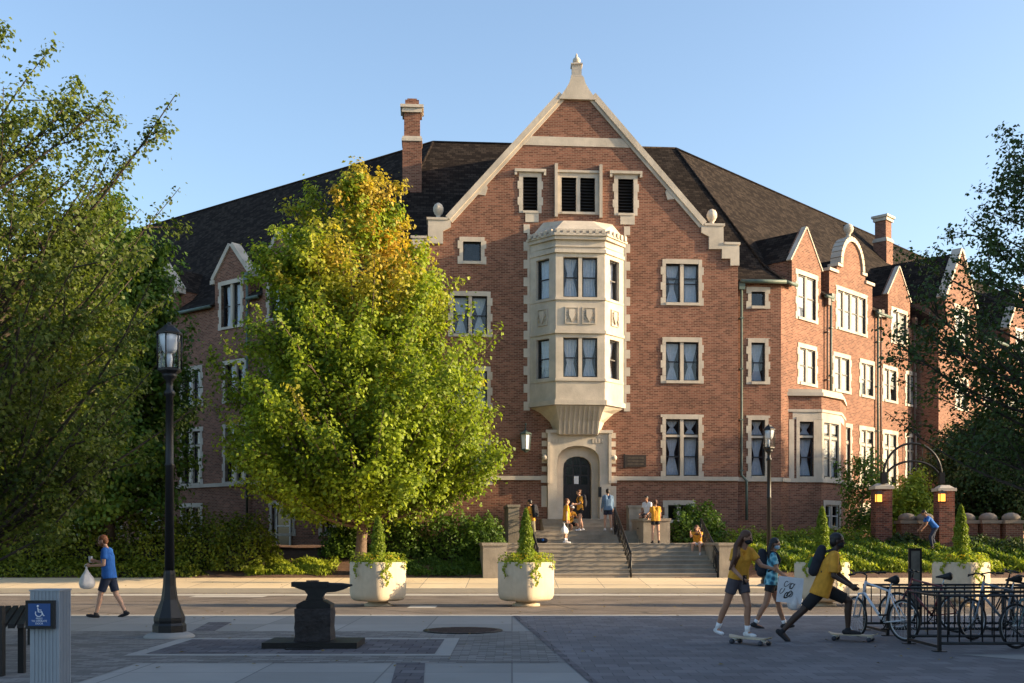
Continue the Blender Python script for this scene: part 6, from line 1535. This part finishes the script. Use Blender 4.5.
# skater 1: woman in gold shirt
gx, gy = at(738, 17.0), 17.0
J = person('woman with long brown hair, gold t-shirt and grey shorts stepping on a skateboard', gx, gy, 0.006, -62, 1.66,
    dict(lean=14, head=(8, 30), legL=(16, 20, 3, 0), legR=(-16, 8, 9, 8), footL=0.105, armL=(30, 50, 20), armR=(10, 45, 18), hairx=-0.05, inL=0.2, inR=-0.2),
    dict(skin='skin_tan', shirt='gold_shirt', bottom='grey_short', short=0.5, shoe='shoe_white', sock=('white_cloth', 0.25), hair='hair_brown', style='wide', hl=0.5, mask='mask_black', bust=True, hem=0.02, build=0.97), voxel=0.010)
skateboard('pale longboard under the foot of the woman in the gold t-shirt', at(748, 16.9), 16.75, -50)
W = J['W']; pf = W @ (J['wrR'] + J['hdR'] * 0.1)
t = thing('mobile_phone', 'dark phone in the hand of the woman in the gold t-shirt', 'phone', tuple(pf), R(-62), local=True); m = MB(); m.box(-0.01, 0.0, -0.035, 0.035, -0.05, 0.09); m.box(-0.012, -0.01, -0.031, 0.031, -0.045, 0.085); m.build('screen', 'glass_dark' if 'glass_dark' in M else 'door_glass', t)

# walker: woman in tie dye
J = person('woman with black hair and blue tie-dye shirt walking right with a poster', at(771, 19.9), 19.9, 0.006, -8, 1.66,
    dict(lean=3, head=(6, -10), legL=(20, 4, 1, -6), legR=(-14, 14, 1, 14), armL=(10, 14, 8), armR=(14, 40, 8)),
    dict(skin='skin_tan', shirt='tie_dye', bottom='black_cloth', short=0.45, shoe='shoe_dark', sock=('white_cloth', 0.18), hair='hair_black', style='long', hl=0.36, mask='mask_blue', bust=True, hem=-0.08, loose=0.024), voxel=0.011)
backpack(J, 'black backpack on the woman in the tie-dye shirt', 'pack_black')
W = J['W']; h = W @ (J['wrR'] + J['hdR'] * 0.11)
plastic_bag('translucent white bag hanging from the hand of the woman in tie-dye', (h.x + 0.02, h.y - 0.02, h.z), 0.5, 0.14)
t = thing('poster', 'white poster with a black scribbled drawing carried by the woman in tie-dye', 'poster', (at(790, 19.5), 19.5, zz(590, 19.5)), R(-6), local=True); t.rotation_euler = (0, R(6), R(-6))
m = MB(); m.box(-0.22, 0.22, -0.004, 0.004, -0.23, 0.23); m.build('sheet', 'white_cloth', t)
m = MB()
rr = random.Random(4)
for k in range(9):
    x0, z0 = rr.uniform(-0.13, 0.07), rr.uniform(-0.13, 0.12); pts = [(x0 + 0.05 * math.cos(a * 1.3 + k) + 0.02 * a * math.cos(k), -0.007, z0 + 0.05 * math.sin(a * 1.7 + k)) for a in np.linspace(0, 3.6, 12)]; m.tube(pts, 0.0055, 4)
m.build('drawing', 'iron', t)

# skater 2: man pushing off
mx_, my_ = at(822, 17.3), 17.3
J = person('man in gold t-shirt and black shorts pushing off on a skateboard', mx_, my_, 0.006, -14, 1.88,
    dict(lean=20, head=(-6, 0), legL=(64, 66, 4, 2), legR=(-40, 3, 3, 40), footL=0.105, armL=(16, 34, 14), armR=(-2, 60, 10), curlL=0.7, curlR=0.7),
    dict(skin='skin_dark', shirt='gold_shirt', bottom='black_cloth', short=0.85, shoe='shoe_dark', hair='hair_black', loose=0.034, hem=-0.14, mask='mask_black', build=1.08, sleeve=0.85), voxel=0.011)
backpack(J, 'green and black backpack on the skateboarding man', 'pack_black', 'pack_green')
f = J['W'] @ J['ankL']; skateboard('longboard under the front foot of the man in the gold t-shirt', f.x + 0.08, f.y, -32)

# ---- people on the steps
def onstep(px, t_, z): X, Y = FG.P(FG.S(px, t_), t_); return X, Y, z
V = 0.013
x, y, z = onstep(566, 4.2, 1.48)
J = person('person in gold t-shirt and black shorts with a white bag on the landing, facing right', x, y, z, 10, 1.72, dict(lean=2, legL=(4, 2, 3, 0), legR=(-4, 2, 3, 0), armL=(6, 14, 6), armR=(-8, 8, 8)), dict(skin='skin_light', shirt='gold_shirt', bottom='black_cloth', short=1.0, shoe='shoe_white', sock=('white_cloth', 0.3), hair='hair_brown', loose=0.026), voxel=V)
h = J['W'] @ (J['wrR'] + J['hdR'] * 0.11); plastic_bag('white bag carried by the gold-shirted person left of the door', (h.x - 0.1, h.y, h.z), 0.42, 0.15)
x, y, z = onstep(580, 1.9, 1.98)
J = person('person in gold t-shirt and black shorts standing before the dark door', x, y, z, 200, 1.66, dict(lean=2, head=(6, 0), legL=(8, 4, 3, 0), legR=(-8, 8, 3, 8), armL=(18, 70, 6), armR=(10, 60, 6)), dict(skin='skin_light', shirt='gold_shirt', bottom='black_cloth', short=0.45, shoe='shoe_white', hair='hair_brown', style='bun', bust=True, build=0.95), voxel=V)
backpack(J, 'black backpack on the person standing before the dark door', 'pack_black')
x, y, z = onstep(569, 1.0, 2.1)
person('person in gold t-shirt and white cap sitting on the upper step left of the door', x, y, z, -60, 1.68, dict(lean=16, head=(10, 0), legL=(88, 80, 8, 0), legR=(80, 86, 8, 0), armL=(40, 60, 10), armR=(40, 60, 10)), dict(skin='skin_tan', shirt='gold_shirt', bottom='black_cloth', short=0.8, shoe='shoe_dark', hair='hair_brown', cap='cap_white'), voxel=V, pelvis=0.18)
x, y, z = onstep(608, 2.3, 1.98)
person('person in denim jacket and navy shorts climbing towards the door, seen from behind', x, y, z, 95, 1.7, dict(lean=5, head=(6, 0), legL=(10, 12, 3, 0), legR=(-6, 6, 3, 4), armL=(4, 16, 9), armR=(4, 16, 9)), dict(skin='skin_light', shirt='denim', bottom='navy', short=0.6, shoe='shoe_white', hair='hair_black', style='tail', sleeve=1.85, loose=0.034, hem=-0.1), voxel=V)
x, y, z = onstep(655.5, 4.35, 1.48)
person('person in gold t-shirt standing with their back to us by the seat wall', x, y, z, 96, 1.68, dict(lean=2, legL=(2, 2, 3, 0), legR=(-2, 2, 3, 0), armL=(14, 50, 8), armR=(8, 24, 8)), dict(skin='skin_light', shirt='gold_shirt', bottom='black_cloth', short=0.42, shoe='shoe_dark', hair='hair_brown', style='tail', build=0.95), voxel=V)
x, y, z = onstep(648, 2.6, 2.52)
person('person in white and gold sitting on the pale seat wall', x, y, z, -130, 1.66, dict(lean=8, head=(10, 0), legL=(84, 80, 5, 0), legR=(78, 84, 5, 0), armL=(5, 50, 4), armR=(5, 50, 4)), dict(skin='skin_tan', shirt='white_cloth', bottom='black_cloth', short=0.8, shoe='shoe_dark', hair='hair_black'), voxel=V, pelvis=0.1)
x, y, z = onstep(531.5, 3.7, 1.48)
J = person('person in khaki trousers with a dark backpack at the left railing, facing left', x, y, z, 150, 1.7, dict(lean=4, head=(8, 0), legL=(6, 4, 3, 0), legR=(-6, 4, 3, 0), armL=(20, 50, 8), armR=(20, 50, 8)), dict(skin='skin_light', shirt='gold_shirt', bottom='khaki', short=1.9, shoe='shoe_dark', hair='hair_black'), voxel=V)
backpack(J, 'dark backpack on the person at the left railing', 'pack_black')
x, y, z = onstep(698, 5.2, 1.33)
person('person in gold t-shirt sitting on the steps beside the right railing, chin on hands', x, y, z, -110, 1.66, dict(lean=26, head=(6, 0), legL=(98, 92, 7, 0), legR=(92, 96, 7, 0), armL=(60, 80, 6), armR=(58, 76, 6), inL=-0.6, inR=-0.6), dict(skin='skin_light', shirt='gold_shirt', bottom='white_cloth', short=0.5, shoe='shoe_white', hair='hair_brown', style='long', hl=0.3), voxel=V, pelvis=0.12)
X = at(935, 42.6)
person('person in blue bending near the brick piers beyond the gate', X, 42.6, 1.22, 175, 1.7, dict(lean=38, head=(10, 0), legL=(30, 40, 5, 0), legR=(10, 34, 5, 4), armL=(20, 20, 8), armR=(20, 20, 8)), dict(skin='skin_tan', shirt='blue_shirt', bottom='navy', short=1.9, shoe='shoe_dark', hair='hair_black'), voxel=V)
x, y, z = onstep(541.5, 3.6, 1.48)
t = thing('duffel_bag', 'small dark bag with a blue patch lying on the landing by the left railing', 'bag', (x, y, z), local=True); m = MB(); cap(m, (-0.15, 0, 0.1), (0.15, 0, 0.1), 0.1, 0.1, 12); remesh(m, 'bag', 'pack_black', t, 0.014); m = MB(); m.ball((0.05, -0.08, 0.12), 0.055, 10); m.build('patch', 'blue_shirt', t)
# ================================================================ LIGHT, SKY, CAMERA
SUN_AZ, SUN_EL = 86.0, 15.0                     # degrees right of straight-behind-the-camera, and above the horizon
dx, dy = math.sin(R(SUN_AZ)), -math.cos(R(SUN_AZ))
dv = Vector((dx * math.cos(R(SUN_EL)), dy * math.cos(R(SUN_EL)), math.sin(R(SUN_EL))))
sd = bpy.data.lights.new('sun', 'SUN'); sd.energy = 5.0; sd.angle = R(0.55); sd.color = (1.0, 0.75, 0.46)
so = bpy.data.objects.new('sun', sd); COL.objects.link(so); so.rotation_euler = (-dv).to_track_quat('-Z', 'Y').to_euler()
w = bpy.data.worlds.new('World'); SC.world = w; w.use_nodes = True; nt = w.node_tree
sk = nt.nodes.new('ShaderNodeTexSky'); sk.sky_type = 'NISHITA'; sk.sun_disc = False; sk.sun_elevation = R(SUN_EL); sk.sun_rotation = math.atan2(dx, dy); sk.altitude = 200; sk.air_density = 1.0; sk.dust_density = 2.2; sk.ozone_density = 1.6
bg = nt.nodes['Background']; bg.inputs[1].default_value = 0.148; nt.links.new(sk.outputs[0], bg.inputs[0])
cd = bpy.data.cameras.new('camera'); co = bpy.data.objects.new('camera', cd); COL.objects.link(co); SC.camera = co
co.location = (0, 0, CH); co.rotation_euler = (R(90), 0, 0); cd.sensor_width = 36; cd.sensor_fit = 'HORIZONTAL'; cd.lens = 36 * F / 1024; cd.shift_y = (HY - 341.5) / 1024; cd.clip_start = 0.1; cd.clip_end = 6000
SC.view_settings.view_transform = 'Standard'; SC.view_settings.look = 'None'; SC.view_settings.gamma = 1; SC.view_settings.exposure = 1.25; SC.view_settings.use_curve_mapping = False
SC.cycles.max_bounces = 6; SC.cycles.diffuse_bounces = 3; SC.cycles.transparent_max_bounces = 12; SC.cycles.use_denoising = True
SC.render.resolution_x = 1024; SC.render.resolution_y = 683
